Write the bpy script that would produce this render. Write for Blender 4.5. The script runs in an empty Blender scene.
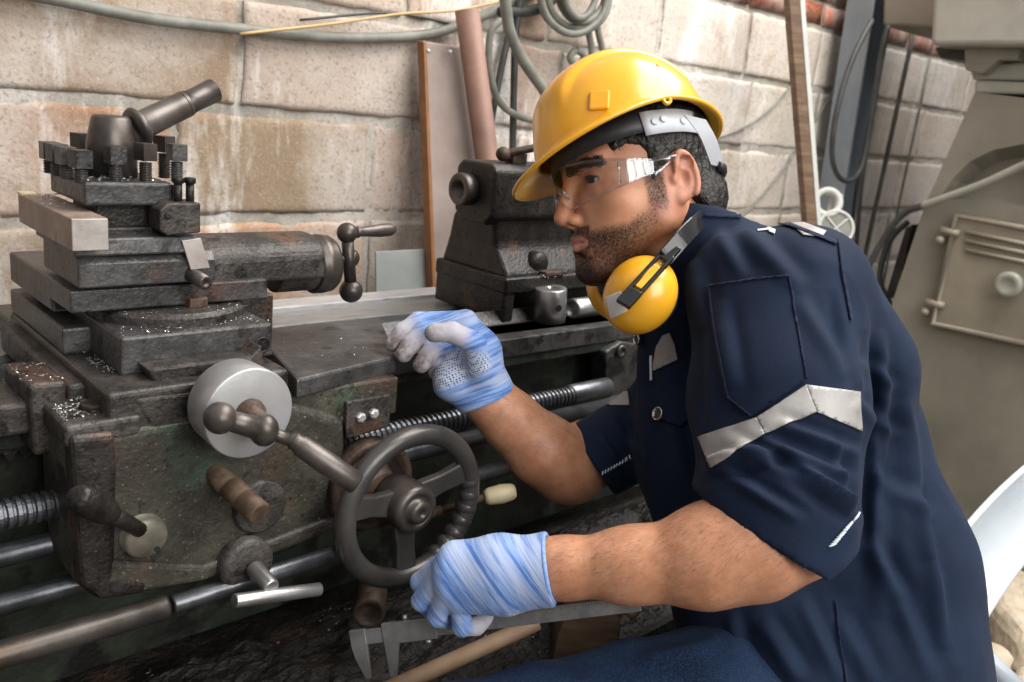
import bpy, bmesh, math, random
import numpy as np
from mathutils import Vector, Matrix, noise as mnoise
random.seed(7); rng = np.random.default_rng(7)
S = bpy.context.scene; COL = S.collection
PI = math.pi
# ------------------------------------------------------------------ camera
YAW, PIT, ROL, FPX = math.radians(46.4), math.radians(14.75), math.radians(5.55), 880.0
_d = np.array([math.cos(YAW), math.sin(YAW), 0.]); _r = np.array([math.sin(YAW), -math.cos(YAW), 0.]); _z = np.array([0, 0, 1.])
CF = _d*math.cos(PIT) - _z*math.sin(PIT); _u = _d*math.sin(PIT) + _z*math.cos(PIT)
CR = _r*math.cos(ROL) + _u*math.sin(ROL); CU = -_r*math.sin(ROL) + _u*math.cos(ROL)
CC = np.array([0, 0, 1.15])
cam_d = bpy.data.cameras.new('camera'); cam = bpy.data.objects.new('camera', cam_d); COL.objects.link(cam)
cam_d.sensor_width = 36; cam_d.lens = 36*FPX/1024; cam_d.clip_start = .02
M = Matrix((tuple(CR)+(0,), tuple(CU)+(0,), tuple(-CF)+(0,), (0, 0, 0, 1))).transposed()
M.translation = Vector(CC); cam.matrix_world = M
cam_d.dof.use_dof = True; cam_d.dof.focus_distance = 1.0; cam_d.dof.aperture_fstop = 7.0
S.camera = cam
def P(x, y, d=None, X=None, Y=None, Z=None):
    """measured photo point -> world point on a known plane or at a known distance"""
    v = CF + CR*(x-512)/FPX + CU*(341-y)/FPX
    t = d if d is not None else (X-CC[0])/v[0] if X is not None else (Y-CC[1])/v[1] if Y is not None else (Z-CC[2])/v[2]
    return Vector(CC + v*t)
S.view_settings.view_transform = 'Standard'; S.view_settings.look = 'None'
S.view_settings.exposure = 0.0; S.view_settings.gamma = 1; S.view_settings.use_curve_mapping = False

# ------------------------------------------------------------------ materials
def mat(name, cols, scale=20, rough=.5, metal=0., bump=.15, bscale=None, detail=8, spots=None, rvar=.15, stretch=None, coat=0., spec=.5, dist=.002):
    m = bpy.data.materials.new(name); m.use_nodes = True; nt = m.node_tree; N = nt.nodes; L = nt.links
    b = N['Principled BSDF']; tc = N.new('ShaderNodeTexCoord'); src = tc.outputs['Object']
    if stretch:
        mp = N.new('ShaderNodeMapping'); mp.inputs['Scale'].default_value = stretch; L.new(src, mp.inputs[0]); src = mp.outputs[0]
    n = N.new('ShaderNodeTexNoise'); n.inputs['Scale'].default_value = scale; n.inputs['Detail'].default_value = detail; n.inputs['Roughness'].default_value = .65
    L.new(src, n.inputs['Vector'])
    r = N.new('ShaderNodeValToRGB'); e = r.color_ramp.elements
    k = len(cols); lo, hi = .3, .7
    e[0].position = lo; e[0].color = (*cols[0], 1); e[1].position = hi; e[1].color = (*cols[-1], 1)
    for i in range(1, k-1):
        q = e.new(lo+(hi-lo)*i/(k-1)); q.color = (*cols[i], 1)
    L.new(n.outputs['Fac'], r.inputs[0]); col = r.outputs[0]
    if spots:   # (colour, scale, threshold, strength)
        for sc_col, sc, th, st in spots:
            n2 = N.new('ShaderNodeTexNoise'); n2.inputs['Scale'].default_value = sc; n2.inputs['Detail'].default_value = 5
            L.new(src, n2.inputs['Vector'])
            mr = N.new('ShaderNodeMapRange'); mr.inputs[1].default_value = th; mr.inputs[2].default_value = th+.08; mr.inputs[4].default_value = st
            L.new(n2.outputs['Fac'], mr.inputs[0])
            mx = N.new('ShaderNodeMix'); mx.data_type = 'RGBA'; L.new(mr.outputs[0], mx.inputs[0]); L.new(col, mx.inputs[6]); mx.inputs[7].default_value = (*sc_col, 1)
            col = mx.outputs[2]
    L.new(col, b.inputs['Base Color'])
    b.inputs['Metallic'].default_value = metal; b.inputs['Specular IOR Level'].default_value = spec
    if rvar:
        mr = N.new('ShaderNodeMapRange'); mr.inputs[3].default_value = max(.03, rough-rvar); mr.inputs[4].default_value = min(1, rough+rvar)
        L.new(n.outputs['Fac'], mr.inputs[0]); L.new(mr.outputs[0], b.inputs['Roughness'])
    else: b.inputs['Roughness'].default_value = rough
    if coat: b.inputs['Coat Weight'].default_value = coat; b.inputs['Coat Roughness'].default_value = .12
    if bump:
        n3 = N.new('ShaderNodeTexNoise'); n3.inputs['Scale'].default_value = bscale or scale*6; n3.inputs['Detail'].default_value = 6
        L.new(src, n3.inputs['Vector'])
        bp = N.new('ShaderNodeBump'); bp.inputs['Strength'].default_value = bump; bp.inputs['Distance'].default_value = dist
        L.new(n3.outputs['Fac'], bp.inputs['Height']); L.new(bp.outputs[0], b.inputs['Normal'])
    return m
DUST = (.23, .17, .12); RUST = (.12, .058, .032)
M_cast = mat('grimy_cast_iron', [(.022, .019, .017), (.055, .048, .043), (.105, .093, .084)], 26, .48, .35, .7, 210, spots=[(RUST, 13, .6, .75), ((.008, .007, .006), 38, .57, .85), ((.011, .01, .009), 150, .58, .7), ((.33, .31, .28), 330, .68, .7)])
M_dark = mat('oily_dark_iron', [(.009, .008, .007), (.022, .019, .017), (.05, .043, .038)], 26, .42, .3, .7, 220, spots=[(RUST, 14, .62, .6), ((.004, .0035, .003), 120, .57, .7), ((.22, .2, .18), 330, .68, .6)])
M_slide = mat('worn_slide_steel', [(.035, .033, .032), (.08, .077, .076), (.145, .14, .138)], 22, .42, .5, .5, 210, spots=[((.012, .011, .01), 24, .58, .8), (RUST, 10, .63, .55), ((.014, .012, .011), 140, .6, .6), ((.45, .43, .4), 360, .69, .7)])
M_brown = mat('rust_stained_iron', [(.03, .019, .014), (.075, .046, .031), (.14, .09, .064)], 28, .58, .25, .6, 200, spots=[((.012, .01, .009), 22, .57, .8), ((.3, .19, .11), 46, .68, .5), ((.01, .008, .007), 150, .6, .6)])
M_green = mat('worn_green_paint', [(.022, .018, .014), (.038, .034, .026), (.062, .058, .042), (.09, .084, .062)], 16, .52, .1, .7, 190, spots=[((.05, .095, .06), 9, .55, .6), ((.045, .027, .023), 7, .58, .5), ((.016, .011, .009), 17, .56, .9), ((.075, .035, .022), 8, .6, .7), ((.012, .01, .008), 120, .59, .7), ((.34, .3, .24), 260, .63, .6)])
M_greend = mat('dark_green_bed_paint', [(.01, .01, .008), (.024, .03, .019), (.05, .07, .042)], 10, .55, 0, .5, 150, spots=[((.006, .005, .004), 17, .5, .95), ((.07, .05, .03), 220, .7, .4)])
M_way = mat('ground_steel_way', [(.42, .42, .42), (.54, .54, .54), (.66, .66, .65)], 14, .38, .45, .1, 100, stretch=(1, 12, 12), spots=[((.1, .09, .08), 22, .62, .7)])
M_steel = mat('bright_steel', [(.32, .31, .3), (.44, .43, .42), (.56, .55, .54)], 14, .33, .85, .08, 150, spots=[((.22, .17, .13), 18, .64, .5)])
M_alu = mat('turned_aluminium', [(.4, .4, .4), (.5, .5, .5), (.57, .57, .56)], 9, .4, .6, .06, 160, spots=[((.3, .26, .23), 14, .66, .5)])
M_way_shade = mat('shaded_grey_way', [(.2, .2, .195), (.29, .29, .285), (.38, .38, .37)], 14, .4, .45, .1, 100, stretch=(1, 12, 12), spots=[((.07, .06, .05), 22, .62, .7)])  # darker copy of the way steel: weaker light on the front band put into colour
M_rod = mat('dark_blue_rod_steel', [(.06, .063, .068), (.14, .146, .158), (.25, .262, .285)], 15, .35, .8, .15, 120, spots=[((.06, .035, .02), 16, .62, .5)])
M_lever = mat('handled_brown_steel', [(.05, .042, .037), (.095, .082, .073), (.15, .132, .12)], 15, .38, .65, .12, 150, spots=[((.09, .055, .035), 20, .62, .5)])
M_wheel = mat('polished_black_wheel', [(.045, .042, .04), (.075, .07, .066), (.11, .103, .098)], 12, .33, .5, .1, 120, rvar=.08)
M_dull = mat('dull_brassy_steel', [(.13, .115, .085), (.22, .2, .155), (.32, .29, .24)], 30, .45, .5, .2, 150, spots=[((.03, .025, .02), 22, .62, .7)])
M_calip = mat('caliper_steel', [(.15, .15, .15), (.24, .24, .24), (.34, .34, .335)], 25, .35, .6, .1, 150)
M_rusty = mat('rusty_shaft', [(.045, .029, .02), (.1, .062, .038), (.18, .12, .08)], 40, .62, .3, .3, 200)
M_swarf = mat('steel_swarf', [(.25, .24, .23), (.5, .49, .47), (.72, .7, .66)], 30, .35, .8, 0)
M_soot = mat('oily_black_swarf', [(.004, .0035, .003), (.012, .01, .008), (.035, .024, .017)], 20, .6, 0, 1., 120, spots=[((.09, .045, .025), 7, .64, .5), ((.22, .2, .17), 260, .68, .5)], dist=.006)
M_tool2 = mat('ground_tool_end', [(.34, .3, .27), (.44, .4, .37), (.52, .48, .45)], 26, .5, .35, .15, 150, spots=[((.2, .13, .09), 30, .6, .5)])
M_tool = mat('brown_scaled_tool_steel', [(.2, .145, .11), (.29, .22, .18), (.4, .33, .28)], 26, .5, .35, .15, 150, spots=[((.2, .11, .07), 20, .62, .5)])
M_cream = mat('cream_plastic', [(.6, .5, .3), (.72, .62, .4)], 18, .35, 0, .05, spots=[((.3, .22, .1), 50, .7, .5)])
M_wood = mat('worn_brown_wood', [(.07, .04, .022), (.15, .09, .05), (.25, .165, .1)], 9, .65, 0, .25, 60, stretch=(1, 1, 9))
M_stick = mat('pale_brown_stick', [(.22, .13, .075), (.33, .21, .13), (.42, .29, .19)], 16, .55, 0, .15, 90)
M_pipe = mat('brown_rust_pipe', [(.18, .095, .07), (.25, .14, .105), (.33, .2, .15)], 9, .6, .1, .15, 90, spots=[((.45, .2, .09), 10, .62, .7)])
M_panel = mat('grey_brown_panel', [(.25, .19, .165), (.32, .255, .225), (.4, .33, .3)], 6, .6, 0, .1, 80)
M_hose = mat('grey_beige_hose', [(.26, .25, .21), (.34, .33, .28)], 9, .5, 0, 0)
M_edge = mat('orange_rust_edge', [(.2, .085, .035), (.36, .16, .055)], 20, .6, 0, .1)
M_sheet = mat('grey_green_sheet', [(.27, .29, .28), (.36, .38, .37)], 8, .55, 0, .05)
M_cable = mat('grey_rubber_cable', [(.12, .12, .1), (.2, .2, .17), (.28, .27, .24)], 16, .55, 0, .1)
M_cabled = mat('dark_cable', [(.025, .027, .026), (.06, .062, .06)], 16, .5, 0, .05)
M_wire = mat('tan_wire', [(.5, .33, .14), (.62, .45, .22)], 16, .6, 0, 0)
M_column = mat('blue_grey_steel', [(.14, .17, .2), (.22, .25, .28), (.3, .33, .36)], 5, .5, .1, .08, 60, stretch=(1, 1, .3))
M_mach = mat('olive_grey_machine_paint', [(.155, .142, .112), (.205, .188, .15), (.255, .235, .19)], 3.2, .5, .05, .06, 60, spots=[((.12, .1, .07), 4, .63, .4), ((.35, .3, .24), 60, .72, .4)])
M_mach2 = mat('pale_machine_paint', [(.24, .235, .2), (.32, .31, .265), (.4, .385, .33)], 3, .45, .05, .06, 60)
M_machd = mat('machine_door_paint', [(.2, .175, .13), (.255, .225, .172), (.31, .275, .21)], 4, .48, .1, .06, 60)
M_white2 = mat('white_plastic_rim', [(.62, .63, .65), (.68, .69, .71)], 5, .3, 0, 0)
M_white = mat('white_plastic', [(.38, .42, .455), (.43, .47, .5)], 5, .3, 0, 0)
M_rock = mat('beige_stone', [(.32, .26, .18), (.5, .42, .31), (.64, .56, .44)], 9, .85, 0, .5, 60, spots=[((.18, .14, .1), 16, .64, .6)])
M_floor = mat('dusty_floor', [(.06, .05, .04), (.12, .1, .08), (.22, .19, .15)], 5, .85, 0, .6, 60)
M_black = mat('matte_black_hole', [(.006, .006, .006), (.012, .012, .012)], 10, .7, 0, 0)
M_ring = mat('pale_ring_plastic', [(.5, .5, .47), (.62, .62, .58)], 9, .5, 0, 0)

# ------------------------------------------------------------------ object helpers
def thing(name, label, cat, loc=(0, 0, 0), group=None):
    o = bpy.data.objects.new(name, None); COL.objects.link(o); o.location = loc; o.empty_display_size = .05
    o['label'] = label; o['category'] = cat
    if group: o['group'] = group
    return o
def tag(o, label, cat, group=None, kind=None):
    o['label'] = label; o['category'] = cat
    if group: o['group'] = group
    if kind: o['kind'] = kind
    return o
def wloc(o):
    v = Vector((0, 0, 0))
    while o is not None: v += Vector(o.location); o = o.parent
    return v
class MB:
    """collects shapes given in world coordinates, builds ONE mesh object"""
    def __init__(s): s.bm = bmesh.new()
    def verts(s, vs, fs, smooth=False):
        b = [s.bm.verts.new(v) for v in vs]
        for f in fs:
            try:
                q = s.bm.faces.new([b[i] for i in f]); q.smooth = smooth
            except ValueError: pass
        return b
    def prism(s, pts, vec):
        n = len(pts); vec = Vector(vec); pts = [Vector(p) for p in pts]
        nrm = Vector((0, 0, 0))
        for i in range(n): nrm += pts[i].cross(pts[(i+1) % n])
        if nrm.dot(vec) > 0: pts = pts[::-1]
        vs = pts+[p+vec for p in pts]
        fs = [tuple(range(n)), tuple(range(2*n-1, n-1, -1))]+[(i, i+n, (i+1) % n+n, (i+1) % n) for i in range(n)]
        s.verts(vs, fs); return s
    def box(s, x0, x1, y0, y1, z0, z1):
        return s.prism([(x0, y0, z0), (x1, y0, z0), (x1, y1, z0), (x0, y1, z0)], (0, 0, z1-z0))
    def front(s, px, Y0, Y1):
        return s.prism([P(a, b, Y=Y0) for a, b in px], (0, Y1-Y0, 0))
    def top(s, px, Z, h):
        return s.prism([P(a, b, Z=Z) for a, b in px], (0, 0, -h))
    def side(s, px, X0, X1):
        return s.prism([P(a, b, X=X0) for a, b in px], (X1-X0, 0, 0))
    def obox(s, c, ax, hs):
        c = Vector(c); a = [Vector(v).normalized() for v in ax]
        p = [c+a[0]*i*hs[0]+a[1]*j*hs[1]-a[2]*hs[2] for i, j in ((-1, -1), (1, -1), (1, 1), (-1, 1))]
        return s.prism(p, a[2]*2*hs[2])
    def rev(s, o, axis, prof, seg=32, smooth=True, cap=True):
        """prof: list of (distance along axis, radius)"""
        o = Vector(o); a = Vector(axis).normalized(); t = a.orthogonal().normalized(); b = a.cross(t)
        vs = []; fs = []
        for h, r in prof:
            for k in range(seg):
                an = 2*PI*k/seg; vs.append(o+a*h+(t*math.cos(an)+b*math.sin(an))*max(r, 1e-5))
        for i in range(len(prof)-1):
            for k in range(seg):
                k2 = (k+1) % seg; fs.append((i*seg+k, i*seg+k2, (i+1)*seg+k2, (i+1)*seg+k))
        bv = s.verts(vs, fs, smooth)
        if cap:
            for i, rv in ((0, True), (len(prof)-1, False)):
                if prof[i][1] > 1e-4:
                    ring = bv[i*seg:(i+1)*seg]
                    try: s.bm.faces.new(ring[::-1] if rv else ring)
                    except ValueError: pass
        return s
    def cyl(s, a, b, r, r2=None, seg=24, bev=0.):
        a = Vector(a); b = Vector(b); h = (b-a).length; r2 = r if r2 is None else r2
        bev = min(bev, r*.4, r2*.4, h*.3)
        pf = [(0, r-bev), (bev*.3, r-bev*.3), (bev, r), (h-bev, r2), (h-bev*.3, r2-bev*.3), (h, r2-bev)] if bev else [(0, r), (h, r2)]
        return s.rev(a, b-a, pf, seg)
    def ball(s, c, r, seg=24, sc=(1, 1, 1)):
        n = seg//2; vs = []; fs = []; c = Vector(c)
        for i in range(n+1):
            th = PI*i/n
            for k in range(seg):
                an = 2*PI*k/seg; vs.append(c+Vector((math.sin(th)*math.cos(an)*r*sc[0], math.sin(th)*math.sin(an)*r*sc[1], math.cos(th)*r*sc[2])))
        for i in range(n):
            for k in range(seg): k2 = (k+1) % seg; fs.append((i*seg+k, (i+1)*seg+k, (i+1)*seg+k2, i*seg+k2))
        s.verts(vs, fs, True); return s
    def tube(s, pts, r, seg=10, closed=False, radii=None):
        pts = [Vector(p) for p in pts]; n = len(pts); vs = []; fs = []; up = None
        for i in range(n):
            a = pts[(i-1) % n] if (i or closed) else pts[i]; b = pts[(i+1) % n] if (i < n-1 or closed) else pts[i]
            t = (b-a).normalized()
            if up is None: up = t.orthogonal().normalized()
            up = (up-t*up.dot(t)).normalized(); bi = t.cross(up)
            rr = radii[i] if radii else r
            for k in range(seg):
                an = 2*PI*k/seg; vs.append(pts[i]+(up*math.cos(an)+bi*math.sin(an))*rr)
        for i in range(n if closed else n-1):
            i2 = (i+1) % n
            for k in range(seg): k2 = (k+1) % seg; fs.append((i*seg+k, i*seg+k2, i2*seg+k2, i2*seg+k))
        if not closed: fs += [tuple(range(seg-1, -1, -1)), tuple(range((n-1)*seg, n*seg))]
        s.verts(vs, fs, True); return s
    def build(s, name, m, parent=None, bev=0., seg=2, origin=None):
        bmesh.ops.remove_doubles(s.bm, verts=s.bm.verts, dist=1e-6)
        bmesh.ops.recalc_face_normals(s.bm, faces=s.bm.faces)
        off = wloc(parent) if parent else Vector(origin) if origin is not None else Vector((0, 0, 0))
        for v in s.bm.verts: v.co -= off
        me = bpy.data.meshes.new(name); s.bm.to_mesh(me); s.bm.free()
        o = bpy.data.objects.new(name, me); COL.objects.link(o)
        if parent: o.parent = parent
        elif origin is not None: o.location = off
        me.materials.append(m)
        if bev:
            md = o.modifiers.new('bevel', 'BEVEL'); md.width = bev; md.segments = seg; md.limit_method = 'ANGLE'; md.angle_limit = math.radians(40); md.harden_normals = False
        return o
def spline(pts, n=8):
    pts = [Vector(p) for p in pts]; q = [pts[0]*2-pts[1]]+pts+[pts[-1]*2-pts[-2]]; out = []
    for i in range(1, len(q)-2):
        a, b, c, d = q[i-1:i+3]
        for k in range(n):
            t = k/n; out.append(.5*((2*b)+(c-a)*t+(2*a-5*b+4*c-d)*t*t+(3*b-a-3*c+d)*t**3))
    out.append(pts[-1]); return out
def struct(o): o['kind'] = 'structure'; return o

# ------------------------------------------------------------------ setting: floor and block wall
WY = 1.6
b = MB(); b.box(-2.5, 7, -3, WY+.3, -.1, 0); struct(b.build('floor', M_floor))
def wall_material():
    m = bpy.data.materials.new('concrete_block_wall'); m.use_nodes = True; nt = m.node_tree; N = nt.nodes; L = nt.links; b = N['Principled BSDF']
    at = N.new('ShaderNodeAttribute'); at.attribute_name = 'tint'
    tc = N.new('ShaderNodeTexCoord'); V = tc.outputs['Object']
    def ns(sc, det=6, st=None):
        n = N.new('ShaderNodeTexNoise'); n.inputs['Scale'].default_value = sc; n.inputs['Detail'].default_value = det; n.inputs['Roughness'].default_value = .65
        if st:
            mp = N.new('ShaderNodeMapping'); mp.inputs['Scale'].default_value = st; L.new(V, mp.inputs[0]); L.new(mp.outputs[0], n.inputs['Vector'])
        else: L.new(V, n.inputs['Vector'])
        return n.outputs['Fac']
    def mr(v, a, c, lo=0, hi=1):
        q = N.new('ShaderNodeMapRange'); q.inputs[1].default_value = a; q.inputs[2].default_value = c; q.inputs[3].default_value = lo; q.inputs[4].default_value = hi; L.new(v, q.inputs[0]); return q.outputs[0]
    def mix(f, a, c, ty='MIX'):
        q = N.new('ShaderNodeMix'); q.data_type = 'RGBA'; q.blend_type = ty; L.new(f, q.inputs[0])
        for v, i in ((a, 6), (c, 7)):
            if isinstance(v, tuple): q.inputs[i].default_value = (*v, 1)
            else: L.new(v, q.inputs[i])
        return q.outputs[2]
    c = at.outputs['Color']
    c = mix(mr(ns(3.2), .42, .62, 0, .7), c, (.68, .62, .56))
    c = mix(mr(ns(6, 6, (1, 1, .22)), .53, .64, 0, .85), c, (.86, .83, .79))    # whitish runs
    c = mix(mr(ns(9), .56, .7, 0, .55), c, (.42, .31, .21))                   # brown dirt patches
    c = mix(mr(ns(150, 3), .55, .65, 0, .65), c, (.24, .18, .14)); c = mix(mr(ns(40, 4), .6, .7, 0, .5), c, (.3, .2, .14))                # pores
    c = mix(mr(ns(300, 2), .58, .68, 0, .3), c, (.85, .8, .74))                # grains
    L.new(c, b.inputs['Base Color']); b.inputs['Roughness'].default_value = .9; b.inputs['Specular IOR Level'].default_value = .2
    bp = N.new('ShaderNodeBump'); bp.inputs['Strength'].default_value = .55; bp.inputs['Distance'].default_value = .004
    L.new(ns(85, 5), bp.inputs['Height']); L.new(bp.outputs[0], b.inputs['Normal'])
    return m
M_wall = wall_material()
def build_wall():
    bm = bmesh.new(); cl = bm.loops.layers.color.new('tint')
    def grid_box(x0, x1, z0, z1, y, col, nx, nz, jit, round_e):
        vs = {}
        for i in range(nx+1):
            for k in range(nz+1):
                u, w = i/nx, k/nz; ed = min(u, 1-u)*(x1-x0), min(w, 1-w)*(z1-z0)
                e = min(ed); dy = round_e*max(0, 1-e/.01)**2
                jx = (mnoise.noise((x0*7+u*3, z0*9+w*4, 1.3))*.006 if min(i, nx-i) == 0 else 0)
                jz = (mnoise.noise((x0*7+u*9, z0*9+w*2, 4.3))*.006 if min(k, nz-k) == 0 else 0)
                vs[i, k] = bm.verts.new((x0+(x1-x0)*u+jx, y+dy+jit*mnoise.noise((x0+u*4, z0*5+w*4, 2.)), z0+(z1-z0)*w+jz))
        for i in range(nx):
            for k in range(nz):
                f = bm.faces.new((vs[i, k], vs[i+1, k], vs[i+1, k+1], vs[i, k+1])); f.smooth = True
                for l in f.loops: l[cl] = (*col, 1)
        ring = [vs[i, 0] for i in range(nx+1)]+[vs[nx, k] for k in range(1, nz+1)]+[vs[i, nz] for i in range(nx-1, -1, -1)]+[vs[0, k] for k in range(nz-1, 0, -1)]
        back = [bm.verts.new((v.co.x, y+.06, v.co.z)) for v in ring]
        for i in range(len(ring)):
            j = (i+1) % len(ring); f = bm.faces.new((ring[j], ring[i], back[i], back[j]))
            for l in f.loops: l[cl] = (*col, 1)
    pal = [(.62, .46, .36), (.66, .54, .44), (.63, .54, .45), (.69, .61, .53), (.65, .5, .39), (.7, .65, .6), (.6, .52, .43)]
    zr = [-.12, .085, .285, .485, .69, .896, 1.098, 1.305, 1.5]
    for r in range(len(zr)-1):
        z0, z1 = zr[r], zr[r+1]; ph = {4: .23, 5: .644, 6: .766, 7: .71}.get(r, .3*r) % .417
        if r % 2 == 0: pass
        x = ph-.417*5
        while x < 6.6:
            rr = random.Random(int(r*1000+x*97)); col = Vector(rr.choice(pal))*rr.uniform(.9, 1.12)
            if x > 1.5: col = col.lerp(Vector((.84, .81, .77)), .8)
            elif r == 6 and x > .7 or r == 7: col = col.lerp(Vector((.74, .67, .62)), .6)
            jo = rr.uniform(-.003, .004)
            grid_box(x+.0065, x+.417-.0065, z0+.0095, z1-.0105, WY+jo, col, 40, 20, .0015, .0025); x += .417
    # low courses of orange bricks on top
    zz = 1.507
    for r in range(9):
        x = -1.9+.11*(r % 2)
        while x < 6.6:
            rr = random.Random(int(r*777+x*131)); col = Vector((.62, .3, .16))*rr.uniform(.8, 1.2)
            grid_box(x, x+.2, zz, zz+.06, WY-.004+rr.uniform(-.003, .003), col, 4, 2, .003, .004); x += .213
        zz += .075
    # mortar bed
    nx, nz = 620, 190; x0, x1, z0, z1 = -1.9, 6.7, -.1, 2.2; g = []
    for i in range(nx+1):
        row = []
        for k in range(nz+1):
            x = x0+(x1-x0)*i/nx; z = z0+(z1-z0)*k/nz
            row.append(bm.verts.new((x, WY+.0055+.0028*mnoise.noise((x*22, z*30, 0))+.003*mnoise.noise((x*70, z*80, 5)), z)))
        g.append(row)
    for i in range(nx):
        for k in range(nz):
            f = bm.faces.new((g[i][k], g[i+1][k], g[i+1][k+1], g[i][k+1])); f.smooth = True
            v = .5+.5*mnoise.noise((i*.09, k*.3, 3)); c = (.5+.24*v, .49+.23*v, .46+.21*v)
            for l in f.loops: l[cl] = (*c, 1)
    # wall body behind
    c0 = [bm.verts.new(p) for p in ((x0, WY+.05, z0), (x1, WY+.05, z0), (x1, WY+.05, z1), (x0, WY+.05, z1), (x0, WY+.2, z0), (x1, WY+.2, z0), (x1, WY+.2, z1), (x0, WY+.2, z1))]
    for f in ((0, 1, 2, 3), (7, 6, 5, 4), (3, 2, 6, 7), (4, 5, 1, 0), (0, 3, 7, 4), (1, 5, 6, 2)):
        q = bm.faces.new([c0[i] for i in f])
        for l in q.loops: l[cl] = (.4, .38, .34, 1)
    me = bpy.data.meshes.new('wall_back'); bm.to_mesh(me); bm.free(); o = bpy.data.objects.new('wall_back', me); COL.objects.link(o); me.materials.append(M_wall); return struct(o)
build_wall()
# ------------------------------------------------------------------ the lathe
lathe = thing('lathe', 'old grimy metal lathe with rusty carriage, handwheel and tool post', 'lathe', (.5, 1.05, 0))
X0, X1 = -.75, 1.75
# bed
b = MB()
b.box(X0, X1, .92, .99, .775, .82); b.box(X0, X1, 1.127, 1.24, .775, .8)
b.box(X0, X1, .955, .985, .47, .78); b.box(X0, X1, 1.19, 1.22, .47, .78)
x = X0+.1
while x < X1: b.box(x, x+.03, .97, 1.2, .5, .78); x += .42
bed = b.build('bed', M_greend, lathe, .003)
b = MB(); b.box(X0, X1, .916, .995, .792, .82); b.prism([(X0, .995, .82), (X0, 1.03, .82), (X0, 1.0125, .838)], (X1-X0, 0, 0)); b.build('front_way', M_slide, bed, .0015)
b = MB(); b.box(X0, X1, 1.12, 1.195, .797, .816); b.build('rear_guide', M_way_shade, bed, .0015)
b = MB(); b.box(X0, X1, 1.195, 1.245, .797, .823); b.build('rear_way', M_way, bed, .0015)
b = MB(); xx = X0+.05
b.box(X0, .42, .925, .95, .772, .79)
while xx < .42: b.prism([(xx, .925, .772), (xx+.0045, .925, .762), (xx+.0075, .925, .762), (xx+.012, .925, .772)], (0, .025, 0)); xx += .0145
b.build('gear_rack', M_dark, bed)
b = MB(); b.box(X0, X1, .63, 1.32, .425, .437); b.box(X0, X1, .625, .637, .425, .47); b.box(X0, X1, 1.31, 1.322, .425, .5)
tray = b.build('chip_tray', M_soot, lathe, .002)
for xa in (X0+.05, .95): b = MB(); b.box(xa, xa+.5, .78, 1.26, 0, .425); b.build('pedestal', M_greend, lathe, .01)
# headstock beyond the left edge
b = MB(); b.box(X0, X0+.42, .9, 1.26, .82, 1.17); b.build('headstock', M_green, lathe, .02, 3)
b = MB(); b.cyl((X0+.42, 1.08, 1.005), (X0+.5, 1.08, 1.005), .1, bev=.004, seg=40)
for k in range(3):
    a = k*2*PI/3; b.obox((X0+.51, 1.08+.05*math.cos(a), 1.005+.05*math.sin(a)), ((1, 0, 0), (0, math.cos(a), math.sin(a)), (0, -math.sin(a), math.cos(a))), (.02, .035, .012))
b.build('chuck', M_slide, lathe, .002)
# screws and rods
def threaded(mb, a, c, r, pitch, depth, seg=20):
    a = Vector(a); c = Vector(c); n = int((c-a).length/pitch); pf = []
    for i in range(n):
        h = i*pitch; pf += [(h, r-depth), (h+pitch*.22, r-depth), (h+pitch*.38, r), (h+pitch*.82, r), (h+pitch*.98, r-depth)]
    mb.rev(a, c-a, pf, seg, smooth=False); return mb
b = MB(); threaded(b, (X0+.3, .862, .736), (.955, .862, .736), .0145, .0082, .0028); b.cyl((.95, .862, .736), (1.04, .862, .736), .0165, bev=.003); b.build('lead_screw', M_rod, lathe)
b = MB(); b.cyl((X0+.3, .865, .641), (1.3, .865, .641), .0115); b.build('feed_rod', M_rod, lathe)
b = MB(); b.cyl((X0+.3, .9, .664), (1.3, .9, .69), .012); b.build('feed_rod', M_rod, lathe)
ra = P(0, 655, Y=.79); rm = P(168, 606, Y=.79); rb = P(331, 555, Y=.79)
b = MB(); b.cyl(rm-(rm-rb)*.02, rb, .0098, bev=.002); rodc = b.build('control_rod', M_rod, lathe)
b = MB(); b.cyl(ra+(ra-rm)*1.5, rm, .0128, seg=24, bev=.004); b.build('rod_sleeve', M_lever, rodc)
b = MB()   # right-hand rod bracket
b.front([(606, 352), (622, 342), (640, 345), (648, 372), (640, 402), (622, 410), (606, 392)], .905, .94)
br = b.build('rod_bracket', M_slide, lathe, .003)
b = MB(); q = P(620, 351, Y=.903); b.rev(q, (0, -1, 0), [(0, .011), (.006, .011), (.006, .006), (.003, .005)], 20); b.build('bolt', M_lever, br)
# ---- saddle
b = MB()
b.front([(28, 384), (67, 381), (67, 446), (35, 458)], .868, .915)
b.box(.209, .243, .91, .95, .823, .8575)                                   # clamp over the way
b.box(.16, .215, .88, .955, .805, .838)
b.box(.222, .29, .80, .93, .816, .838)                                    # left ledge
b.box(.26, .445, .803, 1.14, .80, .862); b.box(.46, .585, 1.105, 1.25, .8, .868); b.box(.262, .45, 1.1, 1.25, .8, .845)                                    # bridge under the cross slide
b.box(.245, .275, .87, 1.12, .82, .853)
b.front([(131, 398), (157, 441), (240, 424), (240, 385)], .802, .85)
saddle = b.build('saddle', M_cast, lathe, .005, 3)
b = MB(); b.prism([(.452, .80, .85), (.602, .83, .85), (.69, .995, .85), (.5, 1.0, .85)], (0, 0, -.022))
b.build('wing_plate', M_slide, saddle, .003)
b = MB(); b.box(.445, .594, .812, .95, .784, .83); b.build('wing_skirt', M_green, saddle, .003)
b = MB(); q = P(93, 408, Z=.838); b.cyl(q, q+Vector((0, 0, .006)), .0115, bev=.001, seg=20); b.build('bolt', M_brown, saddle)
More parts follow.
